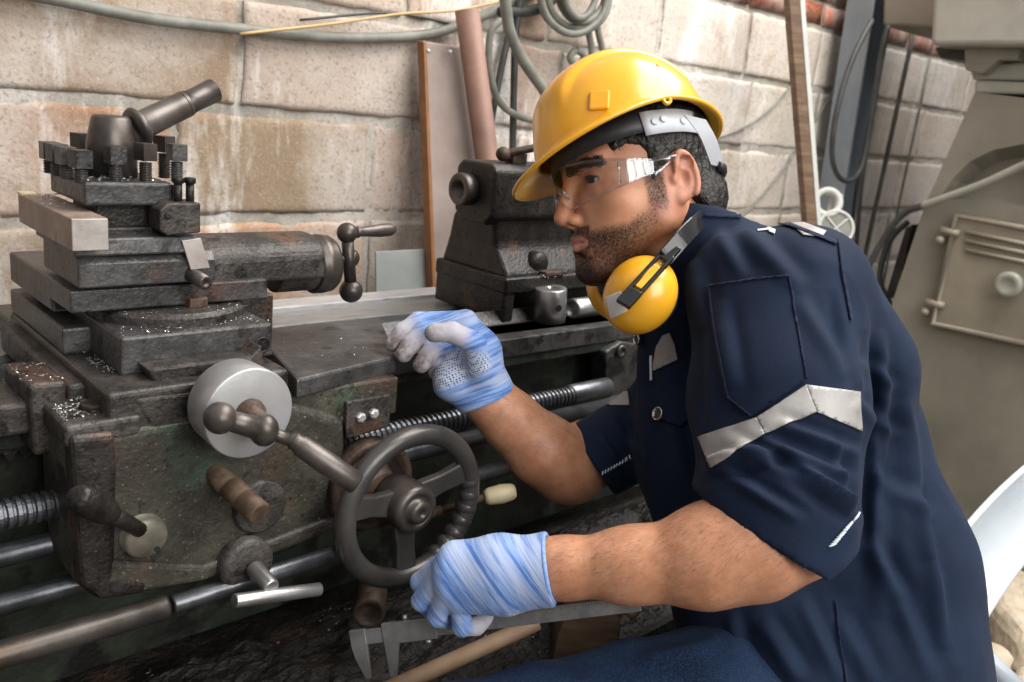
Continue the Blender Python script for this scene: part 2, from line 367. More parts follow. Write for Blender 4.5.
b = MB(); b.front([(347, 402), (391, 394), (390, 427), (346, 440)], .806, .83); bp_ = b.build('stop_plate', M_cast, saddle, .002)
for px in ((360, 417), (373, 413)):
    b = MB(); q = P(*px, Y=.806); b.rev(q, (0, -1, 0), [(0, .0062), (.004, .0062), (.0055, .004)], 6, smooth=False); b.build('bolt', M_way, bp_)
# ---- apron
b = MB()
b.front([(70, 440), (140, 424), (291, 402), (347, 420), (349, 525), (320, 540), (205, 580), (100, 604), (82, 590), (77, 560)], .80, .905)
apron = b.build('apron', M_green, lathe, .012, 4)
b = MB(); b.front([(70, 436), (116, 432), (118, 470), (116, 575), (150, 580), (147, 594), (100, 602), (82, 588), (78, 550)], .794, .82); b.build('apron_rim', M_dark, apron, .007, 3)
b = MB(); b.front([(100, 560), (205, 566), (345, 512), (345, 528), (205, 582), (105, 600)], .795, .82); b.build('apron_lip', M_green, apron, .006, 3)
# ---- cross slide
b = MB(); b.front([(121, 338), (273, 323), (273, 356), (121, 377)], .85, 1.14); b.box(.262, .3, .94, 1.14, .862, .89)
cross = b.build('cross_slide', M_slide, lathe, .003, 2)
b = MB(); b.front([(147, 369), (250, 357), (262, 345), (266, 372), (240, 378), (160, 392)], .822, .85); b.build('slide_gib', M_cast, cross, .003)
b = MB(); q = P(262, 345, Y=.8495); b.rev(q, (0, -1, 0), [(0, .0092), (.0012, .0092), (.0014, .0075), (-.006, .007)], 24); b.build('screw_recess', M_dark, cross)
b = MB(); b.prism([(.262, .97, .90), (.262, 1.135, .90), (.262, 1.135, .935), (.262, .985, .935)], (.075, 0, 0)); b.build('rear_cover', M_slide, cross, .003)
# ---- compound
cx, cy = .372, .945
b = MB(); b.rev((cx, cy, .9), (0, 0, 1), [(0, .081), (.009, .081), (.0105, .079), (.0135, .0755), (.0135, .0)], 64, smooth=False)
comp = b.build('compound_slide', M_cast, lathe)
b = MB(); b.prism([(.259, .9, .9155), (.259, .9, .938), (.259, 1.0, .938), (.259, 1.02, .9155)], (.209, 0, 0)); b.build('lower_slide', M_slide, comp, .002)
b = MB(); b.prism([(.263, .886, .943), (.263, .886, .966), (.263, .893, .975), (.263, 1.0, .975), (.263, 1.0, .943)], (.137, 0, 0)); b.prism([(.259, .882, .975), (.259, .885, .992), (.259, 1.01, .992), (.259, 1.01, .975)], (.12, 0, 0))
b.build('upper_slide', M_slide, comp, .002)
pts = []
for k in range(25):
    a = PI*k/24; pts.append((.38, .955-.045*math.cos(a)*1.0, .945+.036*math.sin(a)**.6))
pts = [(.38, .91, .932)]+pts+[(.38, 1.0, .932)]
b = MB(); b.prism(pts, (.168, 0, 0)); b.cyl((.50, .955, .9405), (.575, .955, .9405), .032, seg=40); b.build('slide_barrel', M_cast, comp, .004, 3)
b = MB(); b.rev((.552, .955, .9405), (1, 0, 0), [(0, .034), (.002, .0365), (.007, .0355), (.009, .037), (.017, .0365), (.019, .035), (.024, .0355), (.029, .032), (.031, .022), (.044, .0075)], 40); b.build('dial_ring', M_lever, comp)
qh = P(350, 258, Y=.955); qu = P(347, 233, Y=.95); ql = P(351, 291, Y=.95); qe = P(399, 229, Y=.955)
b = MB(); b.ball(qh, .0125); b.ball(qu, .0132); b.ball(ql, .0152); b.cyl(ql, qu, .0078); b.cyl((.585, .955, .945), qh, .0075); crank = b.build('crank', M_lever, comp)
b = MB(); b.rev(qu, qe-qu, [(.012, .005), (.016, .0078), (.019, .006), (.032, .0068), (.052, .0086), (.068, .0082), (.075, .005), (.0765, .0)], 24); b.build('handle_grip', M_lever, crank)
b = MB(); b.prism([P(*p, Y=.8805) for p in ((182, 241), (201, 238), (210, 268), (191, 270))], (0, .003, 0)); b.build('index_plate', M_tool2, comp, .0006)
b = MB(); q0 = P(206, 283, Y=.862); q1 = P(190, 274, Y=.89); b.rev(q0, q1-q0, [(.004, .003), (0, .0035), (0, .0075), (.036, .0085)], 24); b.build('stop_screw', M_lever, comp)
b = MB(); q = P(195, 305, Z=.914); b.rev(q, (0, 0, 1), [(0, .013), (.008, .013), (.009, .0115)], 6, smooth=False); b.rev(q+Vector((.016, .012, 0)), (0, 0, 1), [(0, .009), (.022, .009)], 20); b.build('clamp_nut', M_brown, comp)
# ---- tool post
tpx0, tpx1, tpy0, tpy1 = .275, .362, .90, 1.01
b = MB(); b.box(tpx0+.016, tpx1-.012, tpy0+.018, tpy1-.018, .99, 1.04); b.box(tpx0, tpx1+.004, tpy0+.004, tpy1, .99, .999)
post = b.build('tool_post', M_dark, lathe, .002)
b = MB(); b.box(tpx0, tpx1, tpy0, tpy1, 1.021, 1.044); b.build('top_plate', M_slide, post, .003, 3)
def square_screw(x, y, zt, z0=1.044, rot=0):
    b = MB(); threaded(b, (x, y, z0-.002), (x, y, zt-.008), .0064, .0026, .0009, 14)
    ca, sa = math.cos(rot), math.sin(rot)
    b.obox((x, y, zt), ((ca, sa, 0), (-sa, ca, 0), (0, 0, 1)), (.008, .008, .0085)); return b.build('clamp_screw', random.Random(x*997+y).choice([M_lever, M_lever, M_slide]), post, .0012)
for px, py, Yq, rot in ((305, 375, .912, .2), (250, 362, .942, .05), (215, 350, .967, .15), (188, 342, .99, .0), (437, 360, .915, .1), (551, 348, .915, .3), (670, 350, .93, .05), (622, 318, .965, .5), (310, 308, 1.0, .4)):
    q = P(px/3.79, 60+py/3.79, Y=Yq); square_screw(q.x, q.y, q.z, rot=rot)
q = P(112, 160, Y=.955)
b = MB(); b.rev((q.x, .955, 1.044), (0, 0, 1), [(0, .0245), (.034, .0242), (.037, .0235), (.058, .019), (.061, .0165), (.0615, 0)], 48); nut = b.build('clamp_nut', M_lever, post)
ha = P(131, 122, Y=.955); hb = P(150, 118, Y=.955); hd = P(229, 83, Y=.975)
ax_ = (hd-P(140, 126, Y=.955)).normalized(); h0 = P(138, 127, Y=.955)
b = MB(); b.rev(h0, ax_, [(-.004, .0), (-.004, .019), (.001, .021), (.003, .0195), (.0065, .0145), (.05, .0142), (.062, .014), (.063, .013)], 32)
b.rev(h0+ax_*.058, ax_, [(0, .0142), (.012, .0122), (.042, .013), (.0425, .010), (.035, .0095)], 32); hnd = b.build('handle_socket', M_lever, nut)
b = MB(); b.front([(160, 210), (168, 203), (201, 203), (201, 233), (168, 236), (160, 231)], .878, .91); th = b.build('tool_clamp_block', M_cast, post, .002)
b = MB(); q = P(168, 216, Y=.8775); b.rev(q, (0, -1, 0), [(0, .0035), (.0008, .0035), (.0009, .002)], 16); b.build('hole', M_black, th)
for px in (178, 190):
    q = P(px, 203, Y=.893); b = MB(); b.cyl(q-Vector((0, 0, .004)), q+Vector((0, 0, .022)), .0042, seg=16); b.cyl(q+Vector((0, 0, .02)), q+Vector((0, 0, .026)), .0058, seg=16, bev=.0008); b.build('bolt', M_dark, th)
# ---- apron controls
AY = .80
q = P(240, 410, Y=.775)      # cross-feed dial facing the operator
c0 = P(250, 414, Y=.74)
b = MB(); b.rev((c0.x, .805, c0.z), (0, -1, 0), [(0, .018), (.02, .018), (.02, .026), (.027, .026)], 40); dialb = b.build('cross_feed_dial', M_dark, lathe)
b = MB(); b.rev((c0.x, .782, c0.z), (0, -1, 0), [(0, .0425), (.0012, .044), (.040, .0452), (.0413, .0447), (.0418, .0435), (.0419, .012)], 72); b.build('dial_drum', M_alu, dialb)
b = MB(); b.rev((c0.x, .742, c0.z), (0, -1, 0), [(0, .016), (.006, .015), (.012, .010), (.03, .009)], 28); b.build('hub', M_brown, dialb)
kb = P(220, 418, Y=.712); ke = P(264, 430, Y=.709); kc = P(283, 436, Y=.704); kd = P(297, 443, Y=.70); kf = P(357, 484, Y=.665)
b = MB(); b.ball(kb, .0148); b.cyl(kb, ke, .0088, .0115); b.ball(ke, .0138, sc=(1, 1, 1.15)); b.cyl(ke, kd, .0062); b.cyl(ke-Vector((0, .012, 0)), (ke.x, .73, ke.z), .007); lev = b.build('crank_lever', M_lever, dialb)
b = MB(); b.rev(kd, kf-kd, [(-.008, .0055), (-.004, .009), (0, .0085), (.004, .0105), ((kf-kd).length*.5, .0114), ((kf-kd).length-.002, .0112), ((kf-kd).length, .0095)], 28); b.build('handle_grip', M_lever, lev)
# stub shaft
sa, sb = P(216, 474, Y=.80), P(260, 514, Y=.735)
L_ = (sb-sa).length
b = MB(); b.rev(sa, sb-sa, [(-.03, .0105), (0, .0105), (L_*.28, .0125), (L_*.3, .0105), (L_*.34, .0105), (L_*.36, .0125), (L_*.62, .0125), (L_*.63, .0118), (L_*.66, .0125), (L_-.002, .0125), (L_, .0105)], 32); stub = b.build('engagement_shaft', M_rusty, lathe)
q = P(258, 505, Y=.802); b = MB(); b.rev(q, (0, -1, 0), [(-.01, .03), (.006, .03), (.008, .027), (.008, 0)], 40); b.build('boss_plate', M_cast, stub)
# left lever with disc
q = P(148, 540, Y=.785)
b = MB(); b.rev((q.x, .805, q.z), (0, -1, 0), [(0, .026), (.004, .026), (.004, .0215), (.016, .021), (.019, .018), (.0195, 0)], 44); fl = b.build('feed_lever', M_dull, lathe)
b = MB(); qa = P(140, 530, Y=.784); qb = P(104, 510, Y=.762); qc = P(78, 497, Y=.745)
b.cyl(qa, qb, .0072, .0085); L_ = (qc-qb).length; b.rev(qb, qc-qb, [(-.016, .008), (-.006, .0115), (0, .0128), (L_*.6, .0135), (L_, .0115), (L_+.004, .008), (L_+.004, 0)], 28); b.build('lever_arm', M_dark, fl)
b = MB(); qq = P(157, 549, Y=.764); b.cyl(qq, qq+Vector((0, -.0015, 0)), .0028, seg=14); b.build('hole', M_black, fl)
# lower disc with T bar
q = P(248, 566, Y=.785)
b = MB(); b.rev((q.x, .80, q.z), (0, -1, 0), [(-.02, .03), (.012, .0305), (.016, .028), (.018, .024), (.018, 0)], 44); tb = b.build('tee_handle', M_cast, lathe)
qa = P(254, 568, Y=.78); qb = P(272, 588, Y=.742)
b = MB(); b.cyl(qa, qb, .0098, .0088, bev=.002); b.build('stem', M_steel, tb)
qa = P(234, 601, Y=.742); qb = P(320, 589, Y=.742); b = MB(); b.cyl(qa, qb, .0073, bev=.0012); b.build('cross_bar', M_steel, tb)
# carriage handwheel
WX, WYY, WZ, WR = .563, .731, .703, .0865
b = MB(); pts = []; rad = []
n = 96
for k in range(n):
    a = 2*PI*k/n; pts.append((WX+WR*math.cos(a), WYY, WZ+WR*math.sin(a))); rad.append(.0118)
b.tube(pts, 0, 18, True, rad)
rim = b.build('handwheel', M_wheel, lathe)
b = MB()
for k in range(7):      # finger grips on the inner side of the rim
    a = -1.05+k*.2; b.ball((WX+(WR-.0002)*math.cos(a), WYY+.001, WZ+(WR-.0002)*math.sin(a)), .0136, 16, (1, 1, 1))
b.build('finger_grips', M_wheel, rim)
for ang in (.36, PI*1.49, PI*.93):
    b = MB(); dv = Vector((math.cos(ang), 0, math.sin(ang))); sd = Vector((-math.sin(ang), 0, math.cos(ang)))
    st = Vector((WX, WYY+.012, WZ))+dv*.018; en = Vector((WX, WYY, WZ))+dv*(WR-.004); md = (en-st)
    nrm = md.normalized().cross(sd)
    b.prism([st+sd*.0165+nrm*.005, st-sd*.0165+nrm*.005, st-sd*.0165-nrm*.005, st+sd*.0165-nrm*.005], (0, 0, 0.0001))
    vs = []
    for t, w, h in ((0, .0165, .006), (.5, .0125, .0055), (1, .0145, .0065)):
        c = st+md*t; vs += [c+sd*w+nrm*h, c-sd*w+nrm*h, c-sd*w-nrm*h, c+sd*w-nrm*h]
    b.bm.free(); b.bm = bmesh.new(); fs = [(3, 2, 1, 0), (8, 9, 10, 11)]
    for i in (0, 4): fs += [(i+j, i+(j+1) % 4, i+(j+1) % 4+4, i+j+4) for j in range(4)]
    b.verts(vs, fs); b.build('spoke', M_wheel, rim, .003, 3)
b = MB(); b.rev((WX, .775, WZ), (0, -1, 0), [(0, .024), (.02, .029), (.05, .029), (.056, .027), (.058, .023), (.058, .0195), (.056, .018), (.056, .014), (.063, .0135), (.0655, .011), (.066, .004), (.063, .0035)], 44); b.build('hub', M_lever, rim)
b = MB(); q = P(370, 478, Y=.80); b.rev((WX-.012, .81, WZ+.004), (0, -1, 0), [(0, .056), (.02, .056), (.022, .054), (.022, .046), (.012, .045), (.012, .03), (.04, .024)], 56); b.build('gear_cover', M_brown, rim)
# knob lever
qa = P(405, 521, Y=.79); qb = P(486, 497, Y=.745); qc = P(515, 491, Y=.728)
b = MB(); b.cyl(qa+(qa-qb)*.3, qa+(qb-qa)*.45, .0062); b.cyl(qa+(qb-qa)*.4, qb, .0048); kl = b.build('knob_lever', M_rusty, lathe)
L_ = (qc-qb).length; b = MB(); b.rev(qb, qc-qb, [(-.002, 0), (-.002, .008), (.003, .0108), (L_*.55, .0125), (L_*.9, .0105), (L_, .008), (L_+.001, 0)], 32); b.build('knob', M_cream, kl)
# ---- tailstock
b = MB()
b.box(.92, 1.26, .992, 1.175, .866, .893); b.box(.9215, .945, .994, 1.173, .8205, .872); b.box(.947, 1.255, 1.03, 1.17, .8205, .872)
ts = b.build('tailstock', M_dark, lathe, .005, 3)
b = MB(); vs = []
for z, xa, xb, ya, yb in ((.89, .926, 1.2, .998, 1.17), (.9, .929, 1.19, 1.005, 1.168), (.935, .932, 1.17, 1.035, 1.16), (.97, .925, 1.18, 1.035, 1.145), (1.0, .915, 1.2, 1.026, 1.115)):
    vs += [(xa, ya, z), (xb, ya, z), (xb, yb, z), (xa, yb, z)]
fs = [(3, 2, 1, 0), (16, 17, 18, 19)]
for i in range(4): fs += [(4*i+j, 4*i+(j+1) % 4, 4*i+(j+1) % 4+4, 4*i+j+4) for j in range(4)]
b.verts(vs, fs); b.build('column', M_dark, ts, .008, 3)
b = MB()
b.prism([(.905, 1.022, .985), (.905, 1.022, 1.055), (.905, 1.034, 1.066), (.905, 1.105, 1.066), (.905, 1.118, 1.055), (.905, 1.118, .985), (.905, 1.1, .97), (.905, 1.04, .97)], (.34, 0, 0)); b.build('barrel', M_dark, ts, .006, 3)
b = MB(); b.rev((.912, 1.082, 1.02), (-1, 0, 0), [(0, .0255), (.028, .0255), (.03, .0235), (.03, .015), (.012, .013), (.012, 0)], 40); b.build('quill', M_lever, ts)
b = MB(); b.box(.955, .985, 1.04, 1.06, 1.066, 1.082); qa = P(503, 154, Y=1.05); qb = P(534, 148, Y=1.03); b.ball(qa, .0115); b.cyl(qa, qb+(qb-qa)*.8, .0062); b.cyl((.97, 1.05, 1.07), qa, .006); b.build('clamp_lever', M_brown, ts, .001)
b = MB(); q = P(500, 192, Y=1.0215); b.cyl(q, q+Vector((0, -.0015, 0)), .0032, seg=14); b.build('hole', M_black, ts)
b = MB(); q = P(531, 262, Y=1.03); b.rev(q, (0, -1, 0), [(0, .02), (.02, .02), (.026, .014), (.026, 0)], 28); b.build('clamp_nut', M_dark, ts)
b = MB(); b.box(1.0, 1.05, .985, 1.01, .893, .9); b.build('oil_cover', M_brown, ts, .002)
b = MB(); b.cyl((1.245, 1.07, 1.02), (1.32, 1.07, 1.02), .03, bev=.004); b.rev((1.33, 1.07, 1.02), (1, 0, 0), [(-.012, .075), (-.006, .085), (.006, .085), (.012, .075), (.012, 0)], 40); b.build('feed_wheel', M_lever, ts)

# ------------------------------------------------------------------ loose things on and by the lathe
b = MB(); tz = 1.0155
b.prism([(.25, .86, tz), (.283, .86, tz), (.283, 1.035, tz), (.25, 1.035, tz)], (0, 0, -.0305))
ct = b.build('cutting_tool', M_tool, None, .0015, origin=(.266, .9, tz)); tag(ct, 'pale square steel cutting tool bar clamped in left side of the tool post', 'cutting tool')
b = MB(); b.box(.2505, .2825, .8585, .8615, tz-.0302, tz-.0004); b.build('ground_end', M_tool2, ct, .0008)
b = MB(); b.prism([(.2495, 1.02, tz-.001), (.265, 1.02, tz-.001), (.265, 1.036, tz-.001), (.2495, 1.036, tz-.001)], (0, 0, .003)); b.build('carbide_tip', M_cream, ct, .0006)
def bushing(name, a, c, ro, ri, label, m=M_steel, hole=None, group=None):
    a = Vector(a); c = Vector(c); h = (c-a).length
    b = MB(); b.rev(a, c-a, [(.004, 0), (.004, ri), (0, ri+.001), (0, ro-.0015), (.0015, ro), (h-.0015, ro), (h, ro-.0015), (h, ri+.001), (h-.02, ri), (h-.02, 0)], 44)
    o = b.build(name, m, None, origin=a); tag(o, label, 'bushing', group)
    if hole is not None:
        hp, hn, hr = hole; b = MB(); b.cyl(Vector(hp)-Vector(hn)*.002, Vector(hp)+Vector(hn)*.0012, hr, seg=18); b.build('hole', M_black, o)
    return o
q = P(549, 321, Z=.8205); dv = Vector((CC[0]-q.x, CC[1]-q.y, 0)).normalized(); sd = Vector((dv.y, -dv.x, 0))
hn = (dv*.87-sd*.49); bushing('steel_bushing', q, q+Vector((-.004, 0, .056)), .0265, .003, 'shiny steel bushing with a side hole standing on the bed in front of the tailstock', M_steel, (q+hn*.0265+Vector((0, 0, .028)), hn, .0055))
q = P(572, 309, Z=.838); q2 = P(602, 305, Z=.838)
bushing('steel_bushing', q, q2, .0175, .012, 'smaller steel bushing lying on the bed half hidden by the yellow earmuff', M_steel)
b = MB()
# shaft collar lying in the tray
qa = P(369, 614, d=1.10); qb = P(372, 586, d=1.17)
bushing('iron_collar', qb, qa, .0205, .0125, 'short dark brown iron collar with a pin hole beside the caliper jaws', M_brown, (P(370, 600, d=1.113), (-.2, -.5, .85), .0042))
# vernier caliper held in the left hand
cA, cB = P(355, 638, d=.97), P(640, 603, d=.90)
ux = (cB-cA).normalized(); uz = Vector(CU); uz = (uz-ux*uz.dot(ux)).normalized(); un = ux.cross(uz).normalized()
cal = thing('vernier_caliper', 'steel vernier caliper held by the gloved fist below the handwheel', 'caliper', cA)
def plane_pts(lst, k=0.): return [cA+ux*a+uz*c+un*k for a, c in lst]
Lc = (cB-cA).length
b = MB(); b.prism(plane_pts([(.0, .008), (Lc, .008), (Lc, -.008), (.0, -.008)], -.0017), un*.0034); b.build('beam', M_calip, cal, .0005)
b = MB(); b.prism(plane_pts([(-.005, .009), (.0135, .009), (.0135, -.008), (.011, -.0452), (.0055, -.0458), (-.003, -.022), (-.005, -.01)], -.0025), un*.005); b.build('fixed_jaw', M_calip, cal, .0006)
b = MB(); b.prism(plane_pts([(.034, -.004), (.05, -.004), (.05, -.012), (.0405, -.047), (.034, -.0455)], -.003), un*.006); b.prism(plane_pts([(.034, .0125), (.096, .0125), (.096, -.0105), (.034, -.0105)], -.0032), un*.0064)
sj = b.build('sliding_jaw', M_calip, cal, .0006)
b = MB(); q = cA+ux*.062+uz*.0125; b.cyl(q, q+uz*.006, .003, seg=14); b.build('lock_screw', M_steel, sj)
b = MB(); q = cA+ux*.084-uz*.0105; b.cyl(q, q-uz*.005, .0035, seg=14); b.build('thumb_roller', M_steel, sj)
b = MB()
for k in range(60):
    L_ = .006 if k % 10 == 0 else .0045 if k % 5 == 0 else .003
    a = .1+k*.003
    if a < Lc-.004: b.prism(plane_pts([(a, .0075-L_), (a+.0004, .0075-L_), (a+.0004, .0075), (a, .0075)], .0017), un*.00015); b.prism(plane_pts([(a, .0075-L_), (a+.0004, .0075-L_), (a+.0004, .0075), (a, .0075)], -.0017), un*-.00015)
b.build('scale_marks', M_black, cal)
# stick and timber block
qa, qb = P(388, 690, Z=.50), P(525, 628, Z=.56)
b = MB(); b.cyl(qa+(qa-qb)*.15, qb+(qb-qa)*.1, .0105, .0095, bev=.002); tag(b.build('wooden_stick', M_stick, None, origin=qa), 'round pale brown wooden stick leaning below the caliper', 'stick')
b = MB(); qs = [P(*p, d=1.15) for p in ((556, 640), (566, 613), (612, 605), (622, 610), (618, 662), (552, 668))]
dv = Vector((.69, .72, 0))*.12; b.prism(qs, dv); bl = b.build('timber_block', M_wood, None, .004, origin=qs[-1]); tag(bl, 'worn brown timber block behind the jeans leg under the caliper', 'wooden block')
b = MB(); q = P(632, 610, d=1.13); b.ball(q, .011, 18, (1, 1, .9)); b.cyl(q, q+Vector(CF)*.05, .008); b.build('peg', M_stick, bl)

# swarf
def build_swarf():
    b = MB(); r = random.Random(3)
    def chip(c, s):
        if r.random() < .25:
            pts = []; a0 = r.uniform(0, 6.28); L = s*3; rr = s*.5
            for k in range(7):
                t = k/6; pts.append(c+Vector((math.cos(a0)*L*(t-.5)+rr*math.cos(t*9), math.sin(a0)*L*(t-.5)+rr*math.sin(t*9), s*.3+rr*.5*(1+math.sin(t*9+1)))))
            b.tube(pts, s*.13, 4)
        else:
            ax = Vector((r.gauss(0, 1), r.gauss(0, 1), r.gauss(0, .5))).normalized(); q = ax.orthogonal().normalized()
            b.prism([c+ax*s*.6, c+q*s*.35, c-ax*s*.6, c-q*s*.3], ax.cross(q)*s*.18+Vector((0, 0, s*.1)))
    def area(n, x0, x1, y0, y1, z, s0=.0012, s1=.003):
        for _ in range(n): chip(Vector((r.uniform(x0, x1), r.uniform(y0, y1), z+.0008)), r.uniform(s0, s1)*r.choice((.6, .8, 1, 1)))
    area(150, .226, .288, .81, .86, .838); area(110, .245, .262, .85, .92, .838); area(50, .207, .244, .872, .94, .858)
    area(60, .275, .3, .86, .95, .862); area(90, .292, .45, .851, .885, .901, .001, .0022); area(60, .29, .44, .87, .9, .9125, .001, .002)
    area(130, .28, .358, .905, .99, 1.044); area(60, .25, .283, .93, 1.04, 1.0155); area(40, .46, .6, .84, .97, .85, .0008, .0018)
    area(40, .16, .2, .92, .99, .82); area(50, .5, .62, 1.0, 1.24, .82, .001, .002); area(40, .94, 1.2, .975, .99, .893)
    area(30, .27, .36, .905, .915, .992); area(500, .1, 1.0, .66, .94, .455, .001, .0035)
    o = b.build('metal_swarf', M_swarf); return tag(o, 'bright steel chips strewn over the lathe carriage and tray', 'swarf', kind='stuff')
build_swarf()
qs = spline([P(72, 640, Z=.45), P(82, 645, Z=.45), P(96, 645, Z=.45), P(112, 652, Z=.45), P(124, 654, Z=.45)])
b = MB(); b.tube(qs, .0012, 6); tag(b.build('swarf_curl', M_swarf, None, origin=qs[0]), 'long bright curl of swarf on the black tray at lower left', 'swarf')
# heap of oily black swarf in the tray
bm = bmesh.new(); nx, ny = 200, 70; g = []
for i in range(nx+1):
    row = []
    for k in range(ny+1):
        x = -.6+2.3*i/nx; y = .645+.305*k/ny; e = min(1, min(k, ny-k)/8)
        row.append(bm.verts.new((x, y, .44+e*(.018+.014*mnoise.noise((x*8, y*8, 1))+.012*mnoise.noise((x*30, y*30, 2))+.006*mnoise.noise((x*90, y*90, 3))))))
    g.append(row)
for i in range(nx):
    for k in range(ny): bm.faces.new((g[i][k], g[i+1][k], g[i+1][k+1], g[i][k+1]))
me = bpy.data.meshes.new('oily_swarf_bed'); bm.to_mesh(me); bm.free(); o = bpy.data.objects.new('oily_swarf_bed', me); COL.objects.link(o); me.materials.append(M_soot)
tag(o, 'black oily swarf and dirt heaped in the tray under the lathe', 'swarf', kind='stuff')
# ------------------------------------------------------------------ things on and by the wall
CYW = WY-.02
def cable(name, px, r, m, label, cat='cable', Y=CYW, loop=False, group=None, seg=10, n=8, ground=False):
    pts = spline([P(a, c, Y=(Y if len(q) == 0 else q[0])) for a, c, *q in px], n)
    if ground: e_ = pts[-1]+(pts[-1]-pts[-3]).normalized()*.01; d_ = pts[-1]-pts[-3]; pts.append(pts[-1]+d_*((r-pts[-1].z)/d_.z))
    b = MB(); b.tube(pts, r, seg)
    return tag(b.build(name, m, None, origin=pts[0]), label, cat, group)
cable('wall_cable', [(-60, -22), (60, 0), (110, 11), (160, 20), (240, 29), (310, 36), (375, 38), (430, 34), (462, 24), (482, 16), (500, 8), (540, -8)], .0105, M_cable, 'thick grey cable sagging along the top of the block wall')
cable('thin_wire', [(240, 34), (330, 24), (400, 14), (450, 11), (480, 6), (500, 1), (540, -14)], .0028, M_wire, 'thin tan wire running above the thick grey wall cable', Y=CYW-.02)
cable('thin_wire', [(300, 20), (380, 13), (420, 17), (455, 25)], .0025, M_cabled, 'thin black wire crossing the wall behind the rusty pipe top', Y=CYW)
cable('hose', [(502, -20), (506, 8), (510, 32), (520, 55), (533, 75), (545, 92), (560, 120)], .0125, M_cable, 'grey hose hanging down the wall to the helmet peak', 'hose', Y=1.48)
cable('hose', [(500, 20), (491, 32), (489, 60), (494, 90), (503, 106), (518, 116), (536, 121), (560, 122)], .008, M_cable, 'thinner grey hose looped left of the helmet', 'hose', Y=1.53)
cable('hose', [(522, -10), (516, 30), (514, 80), (513, 130), (512, 170)], .0085, M_cabled, 'dark hose hanging straight down beside the helmet', 'hose', Y=1.56)
cable('hose', [(510, 30), (503, 60), (496, 95), (488, 140)], .008, M_cabled, 'dark hose slanting down behind the thin grey loop', 'hose', Y=1.57)
cable('wall_cable', [(500, 12), (525, 12), (545, 6), (560, -8)], .012, M_cabled, 'dark cable crossing to the coiled hose', Y=1.56)
def coil():
    b = MB()
    for (cx, cy, rx, ry, dy, t0) in ((575, -8, 34, 42, 0, 0), (578, -14, 30, 44, -.015, .4), (574, -16, 33, 52, -.03, .1), (582, -20, 24, 44, -.02, .2), (580, -24, 17, 44, -.04, -.1)):
        pts = [P(cx+rx*math.cos(a)*(1+.05*math.sin(3*a)), cy+ry*math.sin(a)*(1+.04*math.cos(2*a+t0)), Y=1.53+dy) for a in [2*PI*k/40 for k in range(40)]]
        b.tube(pts, .0085, 10, True)
    for px in ([(595, 10), (598, 30), (603, 52), (612, 90)], [(588, 30), (591, 45), (592, 60), (590, 90)], [(575, 50), (570, 58), (578, 66), (584, 56), (577, 50)]):
        b.tube(spline([P(x, y, Y=1.55) for x, y in px]), .0085, 10)
    return tag(b.build('hose_coil', M_cable, None, origin=P(580, 0, Y=1.53)), 'coiled grey hose hanging on the wall above the helmet', 'hose')
coil()
# leaning panel, pipe and sheet
b = MB(); pa = [P(424, 42, Y=1.54), P(476, 50, Y=1.54), P(500, 330, Y=1.45), P(435, 330, Y=1.45)]
for i_, j_ in ((2, 1), (3, 0)): pa[i_] = pa[j_]+(pa[i_]-pa[j_])*((.012-pa[j_].z)/(pa[i_].z-pa[j_].z))
b.prism(pa, Vector((.01, .022, .004))); pn = b.build('leaning_panel', M_panel, None, .002, origin=pa[3]); tag(pn, 'tall grey brown panel leaning on the wall behind the rusty pipe', 'panel')
b = MB(); b.prism([pa[0]+Vector((-.004, -.004, 0)), pa[0]+Vector((.004, -.004, 0)), pa[3]+Vector((.006, -.004, 0)), pa[3]+Vector((-.005, -.004, 0))], (.0, .024, .003)); b.build('edge_strip', M_edge, pn, .001)
b = MB()
for px in ((428, 51), (450, 52)): q = P(*px, Y=1.515); b = MB(); b.ball(q, .005, 12); b.build('screw_head', M_way, pn)
qa, qb = P(467, 10, Y=1.5), P(488, 165, Y=1.46); qb = qb+(qb-qa)*((.03-qb.z)/(qb.z-qa.z))
b = MB(); Lp = (qb-qa).length; b.rev(qa, qb-qa, [(.06, .02), (.0, .021), (-.001, .0235), (.0, .0255), (Lp, .0255), (Lp, .02)], 32); tag(b.build('rusty_pipe', M_pipe, None, origin=qb), 'brown rusty pipe leaning against the panel behind the tailstock', 'pipe')
b = MB(); pa = [P(376, 252, Y=1.5), P(429, 249, Y=1.5), P(433, 340, Y=1.46), P(377, 345, Y=1.46)]
for i_, j_ in ((2, 1), (3, 0)): pa[i_] = pa[j_]+(pa[i_]-pa[j_])*((.012-pa[j_].z)/(pa[i_].z-pa[j_].z))
b.prism(pa, (0, .006, 0)); tag(b.build('metal_sheet', M_sheet, None, .001, origin=pa[3]), 'small grey green metal sheet leaning on the wall behind the lathe bed', 'metal sheet')
# wooden pole
qa, qb = P(789, -30, Y=1.42), P(810, 235, Y=1.28); qb = qb+(qb-qa)*((.012-qb.z)/(qb.z-qa.z)); ax = (qb-qa).normalized()
b = MB(); b.obox((qa+qb)/2, (Vector((1, -.6, 0)), ax.cross(Vector((1, -.6, 0))), ax), (.016, .016, (qb-qa).length/2)); pl = b.build('wooden_pole', M_wood, None, .002, origin=qb); tag(pl, 'narrow brown wooden pole leaning behind the shoulder', 'pole')
b = MB(); b.obox((qa+qb)/2+Vector((.021, -.013, 0)), (Vector((1, -.6, 0)), ax.cross(Vector((1, -.6, 0))), ax), (.007, .015, (qb-qa).length/2)); b.build('whitewashed_edge', M_ring, pl, .001)
